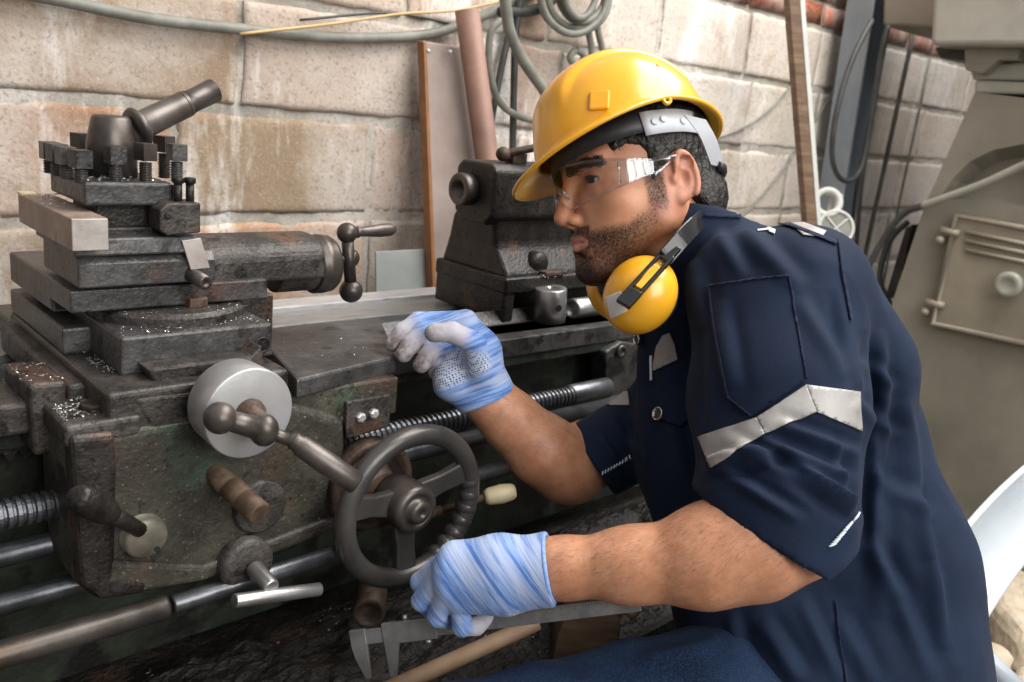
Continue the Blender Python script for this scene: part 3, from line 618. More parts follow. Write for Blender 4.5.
# steel column (setting)
b = MB(); q0 = P(872, -20, Y=1.5); q1 = P(838, 200, Y=1.5); dx = q1-q0; base = q0+dx*((0-q0.z)/dx.z); topp = q0-dx*.6
ax = (topp-base).normalized(); cc = (base+topp)/2; hl = (topp-base).length/2; s1 = Vector((1, 0, 0)); s2 = ax.cross(s1)
for off, hx, hy in ((-.0, .004, .05), (0, 0, 0)):
    if hx: b.obox(cc, (s1, s2, ax), (.05, .004, hl))
b.obox(cc+s1*.05, (s1, s2, ax), (.005, .045, hl)); b.obox(cc-s1*.05, (s1, s2, ax), (.005, .045, hl))
struct(b.build('trim_1', M_column))
cable('power_cable', [(872, 20), (852, 60), (837, 110), (832, 150), (836, 172), (846, 181), (858, 174), (866, 150), (874, 100), (882, 50), (888, 26)], .0085, M_cabled, 'dark cable looped in front of the steel column', Y=1.38)
cable('power_cable', [(888, 28), (880, 70), (870, 130), (862, 180), (856, 250)], .007, M_cabled, 'dark cable hanging right of the steel column', Y=1.4)
cable('power_cable', [(884, 40), (876, 90), (866, 140), (856, 190), (850, 245)], .006, M_cabled, 'second dark cable slanting close beside the steel column', Y=1.43)
cable('thin_rod', [(914, 30), (902, 85), (886, 160), (866, 250)], .0085, M_cable, 'thin grey green rod leaning on the wall right of the cables', 'rod', Y=1.52, n=2, ground=True)
cable('thin_rod', [(930, 60), (915, 130), (902, 190), (892, 240)], .005, M_cable, 'thinner grey rod leaning on the wall beside the big machine', 'rod', Y=1.55, n=2, ground=True)
cable('wall_wire', [(850, 60), (822, 110), (780, 175), (730, 230)], .0035, M_cable, 'thin grey wire slanting down the wall behind the wooden pole', Y=1.59)
cable('wall_wire', [(800, 75), (770, 110), (735, 132), (690, 145)], .0035, M_cable, 'thin grey wire drooping behind the helmet', Y=1.59)
qd = Vector((-.66, -.7, .27)).normalized()
q = P(826, 203, Y=1.38); b = MB(); b.rev(q, qd, [(-.02, .028), (.02, .03), (.023, .039), (.02, .047), (-.02, .047), (-.023, .036), (-.02, .028)], 36, cap=False); tag(b.build('pipe_ring', M_ring, None, origin=q), 'pale plastic pipe ring standing behind the shoulder', 'ring')
q = P(836, 228, Y=1.33); b = MB(); pts = []; t = qd.orthogonal().normalized(); bb = qd.cross(t)
for k in range(40): a = 2*PI*k/40; pts.append(q+(t*math.cos(a)+bb*math.sin(a))*.053)
b.tube(pts, .0055, 10, True); rg = b.build('round_guard', M_ring, None, origin=q); tag(rg, 'round white rimmed guard with grey mesh behind the shoulder', 'guard')
b = MB(); b.cyl(q-qd*.004, q-qd*.002, .051, seg=36); b.build('mesh_disc', M_cable, rg)
b = MB(); b.tube([q+t*.05, q-t*.05], .003, 6); b.tube([q+bb*.05, q-bb*.05], .003, 6); b.build('cross_wire', M_ring, rg)
# post that carries the ring and guard
b = MB(); b.cyl((q.x+.05, q.y+.045, 0), (q.x+.05, q.y+.045, q.z+.1), .02); tag(b.build('plastic_pipe', M_ring, None, origin=(q.x+.05, q.y+.045, 0)), 'pale plastic pipe standing behind the round guard', 'pipe')

# ------------------------------------------------------------------ big grey machine on the right
MX = 2.7
mc = thing('milling_machine', 'big olive grey workshop machine with a hinged hatch standing at right', 'machine', (3.0, .75, 0))
def mp(x, y, X=MX): return P(x, y, X=X)
pts = [mp(975, 92), mp(1075, 104), mp(1150, 560), mp(893, 300), mp(893, 300), mp(925, 205)]
for p in (pts[2], pts[3]): p.z = 0
b = MB(); b.prism(pts, (.62, 0, 0)); col = b.build('column', M_mach, mc, .02, 3)
# arched recess sunk into the upper face
b = MB(); pr = [mp(x, y, MX-.01) for x, y in [(936, 200), (950, 178), (968, 160), (992, 148), (1022, 142), (1062, 142), (1062, 215), (990, 198)]]
n_ = len(pr); cen_ = sum(pr, Vector())/n_; vs = pr+[cen_+(p-cen_)*.8+Vector((.075, 0, -.02)) for p in pr]
b.verts(vs, [tuple(range(n_)), tuple(range(2*n_-1, n_-1, -1))]+[(i, i+n_, (i+1) % n_+n_, (i+1) % n_) for i in range(n_)])
cut_ = b.build('recess_cut', M_mach)
md = col.modifiers.new('cut', 'BOOLEAN'); md.object = cut_; md.operation = 'DIFFERENCE'; md.solver = 'EXACT'
col.modifiers.remove(col.modifiers['bevel'])
bpy.context.view_layer.update(); dg = bpy.context.evaluated_depsgraph_get(); me2 = bpy.data.meshes.new_from_object(col.evaluated_get(dg)); col.modifiers.clear(); col.data = me2; bpy.data.objects.remove(cut_)
b = MB(); b.prism([mp(x, y) for x, y in [(974, 80), (1080, 84), (1080, 96), (974, 93)]], (.5, 0, 0)); b.prism([mp(x, y, MX+.02) for x, y in [(968, 64), (1090, 60), (1090, 82), (972, 80)]], (.5, 0, 0)); b.build('neck', M_mach2, mc, .008)
b = MB(); b.prism([mp(x, y, MX-.08) for x, y in [(936, -70), (1130, -60), (1130, 46), (932, 46), (930, 40)]], (.7, 0, 0)); b.build('head', M_mach2, mc, .015, 3)
b = MB(); b.prism([mp(x, y, MX+.12) for x, y in [(884, -60), (962, -60), (962, 30), (882, 26)]], (.4, 0, 0)); b.build('arm', M_mach, mc, .012, 3)
b = MB(); b.prism([mp(x, y, MX+.0) for x, y in [(934, 47), (970, 47), (970, 61), (940, 58)]], (.12, 0, 0)); b.build('slide_shoe', M_dark, mc, .003)
b = MB(); b.prism([mp(x, y, MX-.03) for x, y in [(964, 47), (1021, 47), (1016, 60), (998, 60), (982, 74), (965, 70)]], (.2, 0, 0)); b.build('clamp_bracket', M_mach, mc, .004)
# hatch door
dr = [mp(x, y, MX-.02) for x, y in [(957, 214), (1068, 236), (1054, 362), (1024, 344), (935, 325), (930, 319)]]
dr = [mp(x, y, MX-.02) for x, y in [(957, 214), (1066, 236), (1050, 349), (932, 324)]]
b = MB(); b.prism(dr, (.018, 0, 0)); dob = b.build('hatch_door', M_machd, mc, .008, 3)
b = MB(); ins = [sum((v for v in dr), Vector())/4+(v-sum((w for w in dr), Vector())/4)*.99 for v in dr]
b.tube([ins[0], ins[1], ins[2], ins[3]], .011, 10, True); b.build('door_rim', M_machd, dob)
for yy in (0, 9, 18):
    qa, qb = mp(966, 232+yy, MX-.024), mp(1050, 249+yy, MX-.024); b = MB(); b.tube([qa, qb], .0065, 8); b.build('rib', M_machd, dob)
q = mp(1013, 284, MX-.018); b = MB(); b.rev(q, (-1, 0, 0), [(0, .024), (.02, .024), (.024, .036), (.04, .037), (.046, .031), (.048, .022), (.044, .016), (.044, 0)], 32); b.build('knob', M_mach2, dob)
for px in ((945, 231), (930, 303)):
    qa = mp(px[0]-4, px[1]-1, MX-.022); qb = mp(px[0]+14, px[1]+3, MX-.022); b = MB(); b.tube([qa, qb], .0115, 10); q = mp(px[0]-5, px[1]+9, MX-.022); b.ball(q, .013, 14); b.build('hinge', M_machd, dob)
# hose on the machine and wiring behind it
pts = spline([mp(1080, 140, MX-.05), mp(1024, 165, MX-.03), mp(985, 183, MX-.03), mp(950, 196, MX-.03), mp(922, 206, MX-.02)])
b = MB(); b.tube(pts, .0115, 12); hs = b.build('machine_hose', M_hose, None, origin=pts[0]); tag(hs, 'pale hose running across the face of the big grey machine', 'hose')
pts = spline([mp(923, 206, MX-.02), mp(908, 211, MX-.02), mp(894, 224, MX-.02), mp(880, 245, MX-.02), mp(868, 268, MX-.02), mp(855, 300, MX-.02)])
b = MB(); b.tube(pts, .01, 12); tag(b.build('power_cable', M_cabled, None, origin=pts[0]), 'black cable curving down from the pale machine hose', 'cable')
pts = spline([P(908, 222, d=3.0), P(893, 236, d=3.0), P(884, 255, d=3.0), P(880, 280, d=3.0), P(888, 300, d=3.0), P(896, 310, d=3.0)])
b = MB(); b.tube(pts, .01, 10); tag(b.build('power_cable', M_cabled, None, origin=pts[0]), 'dark looped cable between shoulder and big grey machine', 'cable')
b = MB(); b.prism([mp(x, y, MX+.05) for x, y in ((905, 228), (913, 224), (898, 292), (884, 300))], (.3, 0, 0)); b.build('side_flange', M_dark, mc, .004)

# ------------------------------------------------------------------ white plastic chair and stones
ch = thing('plastic_chair', 'white plastic chair behind the seated worker', 'chair', (1.2, .2, 0))
Rh = Vector((.74, -.67, 0)); Fh = Vector((.67, .74, 0)); Zu = Vector((0, 0, 1))
sc_ = Vector((1.13, .27, .40))      # seat centre
def sheet(name, fn, nu, nv, th, m, parent):
    bm = bmesh.new(); g = [[bm.verts.new(fn(i/nu, k/nv)-wloc(parent)) for k in range(nv+1)] for i in range(nu+1)]
    for i in range(nu):
        for k in range(nv): f = bm.faces.new((g[i][k], g[i+1][k], g[i+1][k+1], g[i][k+1])); f.smooth = True
    me = bpy.data.meshes.new(name); bm.to_mesh(me); bm.free(); o = bpy.data.objects.new(name, me); COL.objects.link(o); o.parent = parent; me.materials.append(m)
    md = o.modifiers.new('solid', 'SOLIDIFY'); md.thickness = th; md.offset = 0; md2 = o.modifiers.new('bevel', 'BEVEL'); md2.width = th*.3; md2.segments = 2; return o
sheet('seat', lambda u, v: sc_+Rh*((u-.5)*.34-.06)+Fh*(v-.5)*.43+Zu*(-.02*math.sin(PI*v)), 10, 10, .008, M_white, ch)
lo = spline([P(955, 660, d=1.22), P(978, 622, d=1.27), P(1000, 588, d=1.31), P(1024, 555, d=1.35), P(1062, 505, d=1.4), P(1110, 450, d=1.43)], 4)
hi = spline([P(930, 600, d=1.27), P(956, 543, d=1.32), P(985, 506, d=1.36), P(1024, 469, d=1.4), P(1062, 442, d=1.44), P(1110, 420, d=1.47)], 4)
nl = len(lo)-1
def backfn(u, v):
    i = min(int(u*nl), nl-1); t = u*nl-i; a = lo[i].lerp(lo[i+1], t); c = hi[i].lerp(hi[i+1], t); return a.lerp(c, v)+Vector(CF)*.02*math.sin(PI*v)
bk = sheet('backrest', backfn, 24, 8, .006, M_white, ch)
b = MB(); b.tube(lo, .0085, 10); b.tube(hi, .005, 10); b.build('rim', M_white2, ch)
for i, j in ((-1, -1), (1, -1), (1, 1), (-1, 1)):
    b = MB(); t = sc_+Rh*(.14*i-.06)+Fh*.19*j; f = t+Rh*.05*i+Fh*.05*j; f.z = 0; b.tube([f, t-Zu*.005], 0, 10, radii=[.014, .02]); b.build('leg', M_white, ch)
b = MB(); b.tube([sc_+Rh*.08+Fh*.1-Zu*.004, sc_+Rh*.13+Fh*.1+Zu*.03, lo[1].lerp(hi[1], .35)], .014, 10); b.build('back_support', M_white, ch)
qf = Vector((lo[-1].x, lo[-1].y, 0)); b = MB(); b.tube([qf, lo[-1].lerp(hi[-1], .3)], 0, 10, radii=[.013, .018]); b.build('leg', M_white, ch)
b = MB(); b.tube([sc_+Rh*.1-Fh*.2-Zu*.004, sc_+Rh*.4-Fh*.16, lo[-1].lerp(hi[-1], .2)], .014, 10); b.build('back_support', M_white, ch)
def rock(px, h, label, sx=1.):
    pts = [P(x, y, Z=h*.6) for x, y in px]; c = sum(pts, Vector())/len(pts); bm = bmesh.new(); n = len(pts)
    rr = random.Random(len(label)); lay = []
    for z, s in ((0, 1.0), (h*.35, 1.04), (h*.75, .98), (h, .82), (h*1.02, .4)):
        lay.append([bm.verts.new((c.x+(p.x-c.x)*s*sx-c.x, c.y+(p.y-c.y)*s*sx-c.y, z+(rr.uniform(-.01, .01) if z else 0))) for p in pts])
    for a, q in zip(lay, lay[1:]):
        for i in range(n): bm.faces.new((a[i], a[(i+1) % n], q[(i+1) % n], q[i]))
    bm.faces.new(lay[-1]); bm.faces.new(lay[0][::-1])
    bmesh.ops.recalc_face_normals(bm, faces=bm.faces)
    me = bpy.data.meshes.new('stone'); bm.to_mesh(me); bm.free(); o = bpy.data.objects.new('stone', me); COL.objects.link(o); o.location = (c.x, c.y, 0); me.materials.append(M_rock)
    md = o.modifiers.new('bevel', 'BEVEL'); md.width = .02; md.segments = 2
    md = o.modifiers.new('sub', 'SUBSURF'); md.subdivision_type = 'SIMPLE'; md.levels = 3; md.render_levels = 3
    tx = bpy.data.textures.new('stone_relief', 'CLOUDS'); tx.noise_scale = .07; md = o.modifiers.new('rough', 'DISPLACE'); md.texture = tx; md.strength = .02
    for p in me.polygons: p.use_smooth = False
    return tag(o, label, 'stone')
rock([(985, 590), (1010, 578), (1030, 585), (1075, 640), (1045, 668), (1015, 655), (990, 622)], .12, 'large beige stone slab on the floor under the white chair')
rock([(950, 640), (985, 645), (1012, 665), (1010, 700), (960, 720), (940, 690)], .1, 'beige stone at bottom edge beside the navy shirt hem')
rock([(1012, 672), (1040, 680), (1060, 705), (1030, 730), (1008, 705)], .1, 'beige stone in the bottom right corner')
rock([(690, 600), (705, 590), (722, 608), (708, 640), (690, 628)], .12, 'small pale stone showing between the forearm and the jeans')
b = MB(); b.prism([P(x, y, Z=.02) for x, y in ((1008, 575), (1040, 560), (1075, 590), (1040, 600))], (0, 0, .05)); tag(b.build('blue_rag', mat('blue_cloth', [(.06, .12, .18), (.16, .27, .36)], 14, .9, 0, .4), None, .01, 3, origin=P(1030, 580, Z=.02)), 'blue rag lying behind the stones under the white chair', 'rag')

# ------------------------------------------------------------------ light: open workshop front, soft daylight from the upper right
w = bpy.data.worlds.new('world'); S.world = w; w.use_nodes = True; nt = w.node_tree; bg = nt.nodes['Background']
tc = nt.nodes.new('ShaderNodeTexCoord'); sp = nt.nodes.new('ShaderNodeSeparateXYZ'); rp = nt.nodes.new('ShaderNodeValToRGB'); nt.links.new(tc.outputs['Generated'], sp.inputs[0])
mr = nt.nodes.new('ShaderNodeMapRange'); mr.inputs[1].default_value = -1; mr.inputs[2].default_value = 1; nt.links.new(sp.outputs[2], mr.inputs[0]); nt.links.new(mr.outputs[0], rp.inputs[0])
e = rp.color_ramp.elements; e[0].position = .45; e[0].color = (.12, .105, .09, 1); e[1].position = .95; e[1].color = (1.0, 1.0, 1.02, 1); q = e.new(.58); q.color = (.45, .45, .46, 1)
nt.links.new(rp.outputs[0], bg.inputs[0]); bg.inputs[1].default_value = .64
def area(name, loc, target, sx, sy, power, col):
    l = bpy.data.lights.new(name, 'AREA'); l.shape = 'RECTANGLE'; l.size = sx; l.size_y = sy; l.energy = power; l.color = col
    o = bpy.data.objects.new(name, l); COL.objects.link(o); o.location = loc; o.rotation_euler = (Vector(target)-Vector(loc)).to_track_quat('-Z', 'Y').to_euler(); return o
area('skylight', (2.0, .15, 3.3), (.9, .9, .9), 2.8, 1.6, 150, (1, .97, .93))
area('doorway_daylight', (.5, -2.4, 2.3), (.7, 1., .8), 2.2, 2.0, 94, (1, .985, .96))
# ------------------------------------------------------------------ the worker: implicit surfaces meshed into smooth continuous skins
def arr(v): return np.array(v, dtype=np.float64)
def PX(x, y, d): return arr(P(x, y, d=d))
class Field:
    def __init__(s, lo, hi, h, big=.05):
        s.lo = arr(lo); s.h = h; s.n = np.ceil((arr(hi)-s.lo)/h).astype(int)+1; s.F = np.full(s.n, big, dtype=np.float32)
        s.ax = [s.lo[i]+h*np.arange(s.n[i]) for i in range(3)]
    def like(s): q = Field.__new__(Field); q.lo, q.h, q.n, q.ax = s.lo, s.h, s.n, s.ax; q.F = np.full(s.n, .05, dtype=np.float32); return q
    def sub(s, lo, hi):
        i0 = np.clip(np.floor((arr(lo)-s.lo)/s.h).astype(int), 0, s.n-1); i1 = np.clip(np.ceil((arr(hi)-s.lo)/s.h).astype(int)+1, 1, s.n)
        sl = tuple(slice(a, c) for a, c in zip(i0, i1))
        X = s.ax[0][sl[0]][:, None, None]; Y = s.ax[1][sl[1]][None, :, None]; Z = s.ax[2][sl[2]][None, None, :]
        return sl, X, Y, Z
    def comb(s, sl, D, k, op):
        F = s.F[sl]
        if op == 'add':
            if k > 0:
                hh = np.maximum(k-np.abs(F-D), 0)/k; s.F[sl] = np.minimum(F, D)-hh*hh*k*.25
            else: s.F[sl] = np.minimum(F, D)
        elif op == 'sub':
            D = -D
            if k > 0:
                hh = np.maximum(k-np.abs(F-D), 0)/k; s.F[sl] = np.maximum(F, D)+hh*hh*k*.25
            else: s.F[sl] = np.maximum(F, D)
        elif op == 'int': s.F[sl] = np.maximum(F, D)
    def cone(s, a, b, ra, rb=None, k=.01, op='add', flat=None):
        """tapered capsule; flat = (axis vector, factor) squashes the section along an axis"""
        a = arr(a); b = arr(b); rb = ra if rb is None else rb; m = max(ra, rb)*1.35+k+.006
        sl, X, Y, Z = s.sub(np.minimum(a, b)-m, np.maximum(a, b)+m); ba = b-a; L2 = max(ba@ba, 1e-12)
        px, py, pz = X-a[0], Y-a[1], Z-a[2]
        t = np.clip((px*ba[0]+py*ba[1]+pz*ba[2])/L2, 0, 1)
        qx, qy, qz = px-t*ba[0], py-t*ba[1], pz-t*ba[2]
        d2 = qx*qx+qy*qy+qz*qz
        if flat is not None:
            n, fc = arr(flat[0]), flat[1]; n = n/np.linalg.norm(n); c = qx*n[0]+qy*n[1]+qz*n[2]; d2 = d2+(fc*fc-1)*c*c
        s.comb(sl, (np.sqrt(d2)-(ra+(rb-ra)*t)).astype(np.float32), k, op); return s
    def ell(s, c, r, ax=None, k=.01, op='add'):
        c = arr(c); r = arr(r); m = r.max()*1.1+k+.006; sl, X, Y, Z = s.sub(c-m, c+m); p = [X-c[0], Y-c[1], Z-c[2]]
        if ax is not None:
            A = [arr(v)/np.linalg.norm(arr(v)) for v in ax]; p = [p[0]*A[i][0]+p[1]*A[i][1]+p[2]*A[i][2] for i in range(3)]
        k0 = np.sqrt((p[0]/r[0])**2+(p[1]/r[1])**2+(p[2]/r[2])**2); k1 = np.sqrt((p[0]/r[0]**2)**2+(p[1]/r[1]**2)**2+(p[2]/r[2]**2)**2)
        s.comb(sl, (k0*(k0-1)/np.maximum(k1, 1e-6)).astype(np.float32), k, op); return s
    def chain(s, pts, k=.01, op='add'):
        for a, b in zip(pts, pts[1:]): s.cone(a[0], b[0], a[1], b[1], k, op)
        return s
    def cut(s, p, n, lo=None, hi=None):
        """keep the side behind the plane"""
        p = arr(p); n = arr(n)/np.linalg.norm(n)
        sl, X, Y, Z = s.sub(s.lo if lo is None else lo, s.lo+s.h*s.n if hi is None else hi)
        s.comb(sl, ((X-p[0])*n[0]+(Y-p[1])*n[1]+(Z-p[2])*n[2]).astype(np.float32), 0, 'int'); return s
    def mesh(s, smooth=2):
        F = s.F; ins = F < 0; n = np.array(F.shape)
        c = np.zeros(n-1, dtype=np.int8)
        for i in (0, 1):
            for j in (0, 1):
                for k in (0, 1): c += ins[i:n[0]-1+i, j:n[1]-1+j, k:n[2]-1+k]
        act = np.argwhere((c > 0) & (c < 8)); idx = np.full(n-1, -1, dtype=np.int64); idx[tuple(act.T)] = np.arange(len(act))
        acc = np.zeros((len(act), 3)); cnt = np.zeros(len(act)); offs = [(i, j, k) for i in (0, 1) for j in (0, 1) for k in (0, 1)]
        for o in offs:
            for a in range(3):
                if o[a]: continue
                o2 = list(o); o2[a] = 1; f1 = F[tuple((act+o).T)]; f2 = F[tuple((act+o2).T)]
                m = (f1 < 0) != (f2 < 0); t = np.where(m, f1/np.where(m, f1-f2, 1), 0); p = np.tile(arr(o), (len(act), 1)); p[:, a] = t
                acc[m] += p[m]; cnt[m] += 1
        V = s.lo+(act+acc/cnt[:, None])*s.h; Q = []
        for a in range(3):
            sl1 = [slice(None)]*3; sl2 = [slice(None)]*3; sl1[a] = slice(0, n[a]-1); sl2[a] = slice(1, n[a])
            A, B = ins[tuple(sl1)], ins[tuple(sl2)]; e = np.argwhere(A != B); b, cc = (a+1) % 3, (a+2) % 3
            e = e[(e[:, b] > 0) & (e[:, cc] > 0) & (e[:, b] < n[b]-1) & (e[:, cc] < n[cc]-1)]; flip = A[tuple(e.T)]
            def g(db, dc): q = e.copy(); q[:, b] -= db; q[:, cc] -= dc; return idx[tuple(q.T)]
            q = np.stack([g(1, 1), g(0, 1), g(0, 0), g(1, 0)], 1); q[~flip] = q[~flip][:, ::-1]; Q.append(q)
        Q = np.concatenate(Q); Q = Q[(Q >= 0).all(1)]
        for _ in range(smooth): V = lap(V, Q)
        return V, Q
def lap(V, Q, f=.5):
    A = np.zeros_like(V); n = np.zeros(len(V))
    for i in range(4):
        a, b = Q[:, i], Q[:, (i+1) % 4]
        for c in range(3): A[:, c] += np.bincount(a, V[b, c], len(V))+np.bincount(b, V[a, c], len(V))
        n += np.bincount(a, minlength=len(V))+np.bincount(b, minlength=len(V))
    return V*(1-f)+f*A/np.maximum(n, 1)[:, None]
def normals(V, Q):
    fn = np.cross(V[Q[:, 2]]-V[Q[:, 0]], V[Q[:, 3]]-V[Q[:, 1]]); N = np.zeros_like(V)
    for i in range(4):
        for c in range(3): N[:, c] += np.bincount(Q[:, i], fn[:, c], len(V))
    return N/np.maximum(np.linalg.norm(N, axis=1), 1e-12)[:, None]
def mkmesh(name, V, Q, m, parent=None, attrs=None):
    V = V-(np.array(wloc(parent)) if parent else 0)
    me = bpy.data.meshes.new(name); me.vertices.add(len(V)); me.vertices.foreach_set('co', V.astype(np.float32).ravel())
    me.loops.add(len(Q)*4); me.loops.foreach_set('vertex_index', Q.astype(np.int32).ravel()); me.polygons.add(len(Q))
    me.polygons.foreach_set('loop_start', np.arange(0, len(Q)*4, 4, dtype=np.int32)); me.polygons.foreach_set('use_smooth', np.ones(len(Q), dtype=bool))
    me.update(calc_edges=True); me.validate()
    for k, v in (attrs or {}).items():
        if v.ndim == 1: me.attributes.new(k, 'FLOAT', 'POINT').data.foreach_set('value', v.astype(np.float32))
        else: me.attributes.new(k, 'FLOAT_VECTOR', 'POINT').data.foreach_set('vector', v.astype(np.float32).ravel())
    o = bpy.data.objects.new(name, me); COL.objects.link(o)
    if parent: o.parent = parent
    if m: me.materials.append(m)
    return o
def toPix(V):
    W = V-CC; w = W@CF; return np.stack([512+FPX*(W@CR)/w, 341-FPX*(W@CU)/w], 1), w
def sstep(x, a, b): t = np.clip((x-a)/(b-a), 0, 1); return t*t*(3-2*t)
def patch(src, poly, name, m, parent, off=.0012, th=.0008, facing=.05, smooth_it=0, kind=None, dmax=9):
    """a piece of cloth sewn on: cut from the garment surface, raised a little"""
    bm = bmesh.new(); bm.from_mesh(src.data); o0 = wloc(src); cl = Vector(CC)-o0
    me = src.data; N = len(me.vertices); co = np.empty(N*3, dtype=np.float32); me.vertices.foreach_get('co', co); co = co.reshape(-1, 3)+np.array(o0); px, w = toPix(co)
    pl = arr(poly); lo, hi = pl.min(0)-12, pl.max(0)+12
    bm.verts.ensure_lookup_table(); bm.normal_update()
    kill = []
    for f in bm.faces:
        i = f.verts[0].index; c = f.calc_center_median()
        if not (lo[0] < px[i, 0] < hi[0] and lo[1] < px[i, 1] < hi[1] and w[i] < dmax) or f.normal.dot((cl-c).normalized()) < facing: kill.append(f)
    bmesh.ops.delete(bm, geom=kill, context='FACES')
    cen = pl.mean(0); rc = arr(CF+CR*(cen[0]-512)/FPX+CU*(341-cen[1])/FPX)
    for i in range(len(pl)):
        a, b = pl[i], pl[(i+1) % len(pl)]; ra = arr(CF+CR*(a[0]-512)/FPX+CU*(341-a[1])/FPX); rb = arr(CF+CR*(b[0]-512)/FPX+CU*(341-b[1])/FPX)
        n = np.cross(ra, rb); n = n/np.linalg.norm(n); n = -n if n@rc > 0 else n
        bmesh.ops.bisect_plane(bm, geom=bm.verts[:]+bm.edges[:]+bm.faces[:], plane_co=cl, plane_no=Vector(n), clear_outer=True)
    seen = {}; best = []
    for v in bm.verts:
        if v in seen: continue
        st = [v]; comp = []; seen[v] = 1
        while st:
            q = st.pop(); comp.append(q)
            for e in q.link_edges:
                o_ = e.other_vert(q)
                if o_ not in seen: seen[o_] = 1; st.append(o_)
        if len(comp) > len(best): best = comp
    bs = set(best); bmesh.ops.delete(bm, geom=[v for v in bm.verts if v not in bs], context='VERTS')
    bm.normal_update()
    for v in bm.verts: v.co += v.normal*off
    for v in bm.verts: v.co += o0-wloc(parent)
    me = bpy.data.meshes.new(name); bm.to_mesh(me); bm.free(); o = bpy.data.objects.new(name, me); COL.objects.link(o); o.parent = parent; me.materials.clear(); me.materials.append(m)
    for p in me.polygons: p.use_smooth = True
    md = o.modifiers.new('solid', 'SOLIDIFY'); md.thickness = th; md.offset = 1; return o

# ---- materials of the figure
def nodes(name):
    m = bpy.data.materials.new(name); m.use_nodes = True; nt = m.node_tree
    class K: pass
    k = K(); k.m = m; k.nt = nt; k.N = nt.nodes; k.L = nt.links; k.b = nt.nodes['Principled BSDF']; k.obj = nt.nodes.new('ShaderNodeTexCoord').outputs['Object']
    def noise(sc, det=5, vec=None, rough=.6):
        n = k.N.new('ShaderNodeTexNoise'); n.inputs['Scale'].default_value = sc; n.inputs['Detail'].default_value = det; n.inputs['Roughness'].default_value = rough; k.L.new(vec or k.obj, n.inputs['Vector']); return n.outputs['Fac']
    def attr(a): n = k.N.new('ShaderNodeAttribute'); n.attribute_name = a; return n
    def mrg(v, a, c, lo=0, hi=1):
        q = k.N.new('ShaderNodeMapRange'); q.inputs[1].default_value = a; q.inputs[2].default_value = c; q.inputs[3].default_value = lo; q.inputs[4].default_value = hi; k.L.new(v, q.inputs[0]); return q.outputs[0]
    def mul(a, c):
        q = k.N.new('ShaderNodeMath'); q.operation = 'MULTIPLY'
        for i, v in enumerate((a, c)):
            if isinstance(v, float): q.inputs[i].default_value = v
            else: k.L.new(v, q.inputs[i])
        return q.outputs[0]
    def mix(f, a, c):
        q = k.N.new('ShaderNodeMix'); q.data_type = 'RGBA'
        if isinstance(f, float): q.inputs[0].default_value = f
        else: k.L.new(f, q.inputs[0])
        for v, i in ((a, 6), (c, 7)):
            if isinstance(v, tuple): q.inputs[i].default_value = (*v, 1)
            else: k.L.new(v, q.inputs[i])
        return q.outputs[2]
    def bump(hgt, st, dist=.001):
        q = k.N.new('ShaderNodeBump'); q.inputs['Strength'].default_value = st; q.inputs['Distance'].default_value = dist; k.L.new(hgt, q.inputs['Height']); k.L.new(q.outputs[0], k.b.inputs['Normal'])
    def scale(vec, s):
        q = k.N.new('ShaderNodeMapping'); q.inputs['Scale'].default_value = s; k.L.new(vec, q.inputs[0]); return q.outputs[0]
    k.noise, k.attr, k.mrg, k.mul, k.mix, k.bump, k.scale = noise, attr, mrg, mul, mix, bump, scale
    return k
k = nodes('skin')
c = k.mix(k.mrg(k.noise(35), .35, .65), (.5, .222, .118), (.6, .3, .172))
c = k.mix(k.mrg(k.noise(9), .45, .65, 0, .35), c, (.5, .2, .125))
c = k.mix(k.attr('red').outputs['Fac'], c, (.5, .2, .15))
c = k.mix(k.mul(k.attr('beard').outputs['Fac'], k.mrg(k.noise(520, 2), .3, .7, .45, .95)), c, (.04, .025, .018))
c = k.mix(k.mul(k.attr('armhair').outputs['Fac'], k.mrg(k.noise(60, 4), .42, .62, 0, .22)), c, (.2, .1, .055))
k.L.new(c, k.b.inputs['Base Color']); k.b.inputs['Roughness'].default_value = .48; k.b.inputs['Subsurface Weight'].default_value = .12; k.b.inputs['Subsurface Radius'].default_value = (.008, .003, .0015); k.b.inputs['Subsurface Scale'].default_value = .6
k.bump(k.noise(380, 3), .25, .0006); M_skin = k.m
M_hair = mat('dark_hair', [(.006, .005, .005), (.016, .013, .011), (.035, .028, .024)], 120, .42, 0, .8, 260, stretch=(1, 1, 1), dist=.003)
M_armhair = mat('brown_arm_hair', [(.11, .055, .03), (.17, .09, .05)], 60, .5, 0, 0)
M_lip = mat('lips', [(.42, .17, .12), (.5, .22, .16)], 60, .4, 0, .1)
def cloth(name, c1, c2, weave, sheen=.2, thread=.25):
    k = nodes(name); c = k.mix(k.mrg(k.noise(14), .35, .65), c1, c2); c = k.mix(k.mrg(k.noise(weave, 2), .45, .7, 0, thread), c, tuple(min(1, v*2.2) for v in c2))
    k.L.new(c, k.b.inputs['Base Color']); k.b.inputs['Roughness'].default_value = .78; k.b.inputs['Sheen Weight'].default_value = sheen; k.b.inputs['Sheen Roughness'].default_value = .5; k.b.inputs['Specular IOR Level'].default_value = .15; k.bump(k.noise(weave, 3), .25, .0006); return k.m
M_navy = cloth('navy_cotton', (.0052, .0108, .027), (.008, .0165, .039), 700, .03)
M_seam = cloth('navy_seam', (.007, .01, .028), (.01, .015, .04), 700, .05)
M_denim = cloth('blue_denim', (.005, .011, .03), (.012, .026, .06), 600, .02, .8)
M_tape = mat('grey_reflective_tape', [(.28, .265, .255), (.34, .325, .31), (.39, .375, .36)], 30, .45, .1, .1, 200)
M_stitch = mat('white_stitching', [(.5, .6, .68), (.72, .78, .82)], 200, .7, 0, 0)
k = nodes('blue_knit_glove'); hp = k.attr('hp').outputs['Vector']
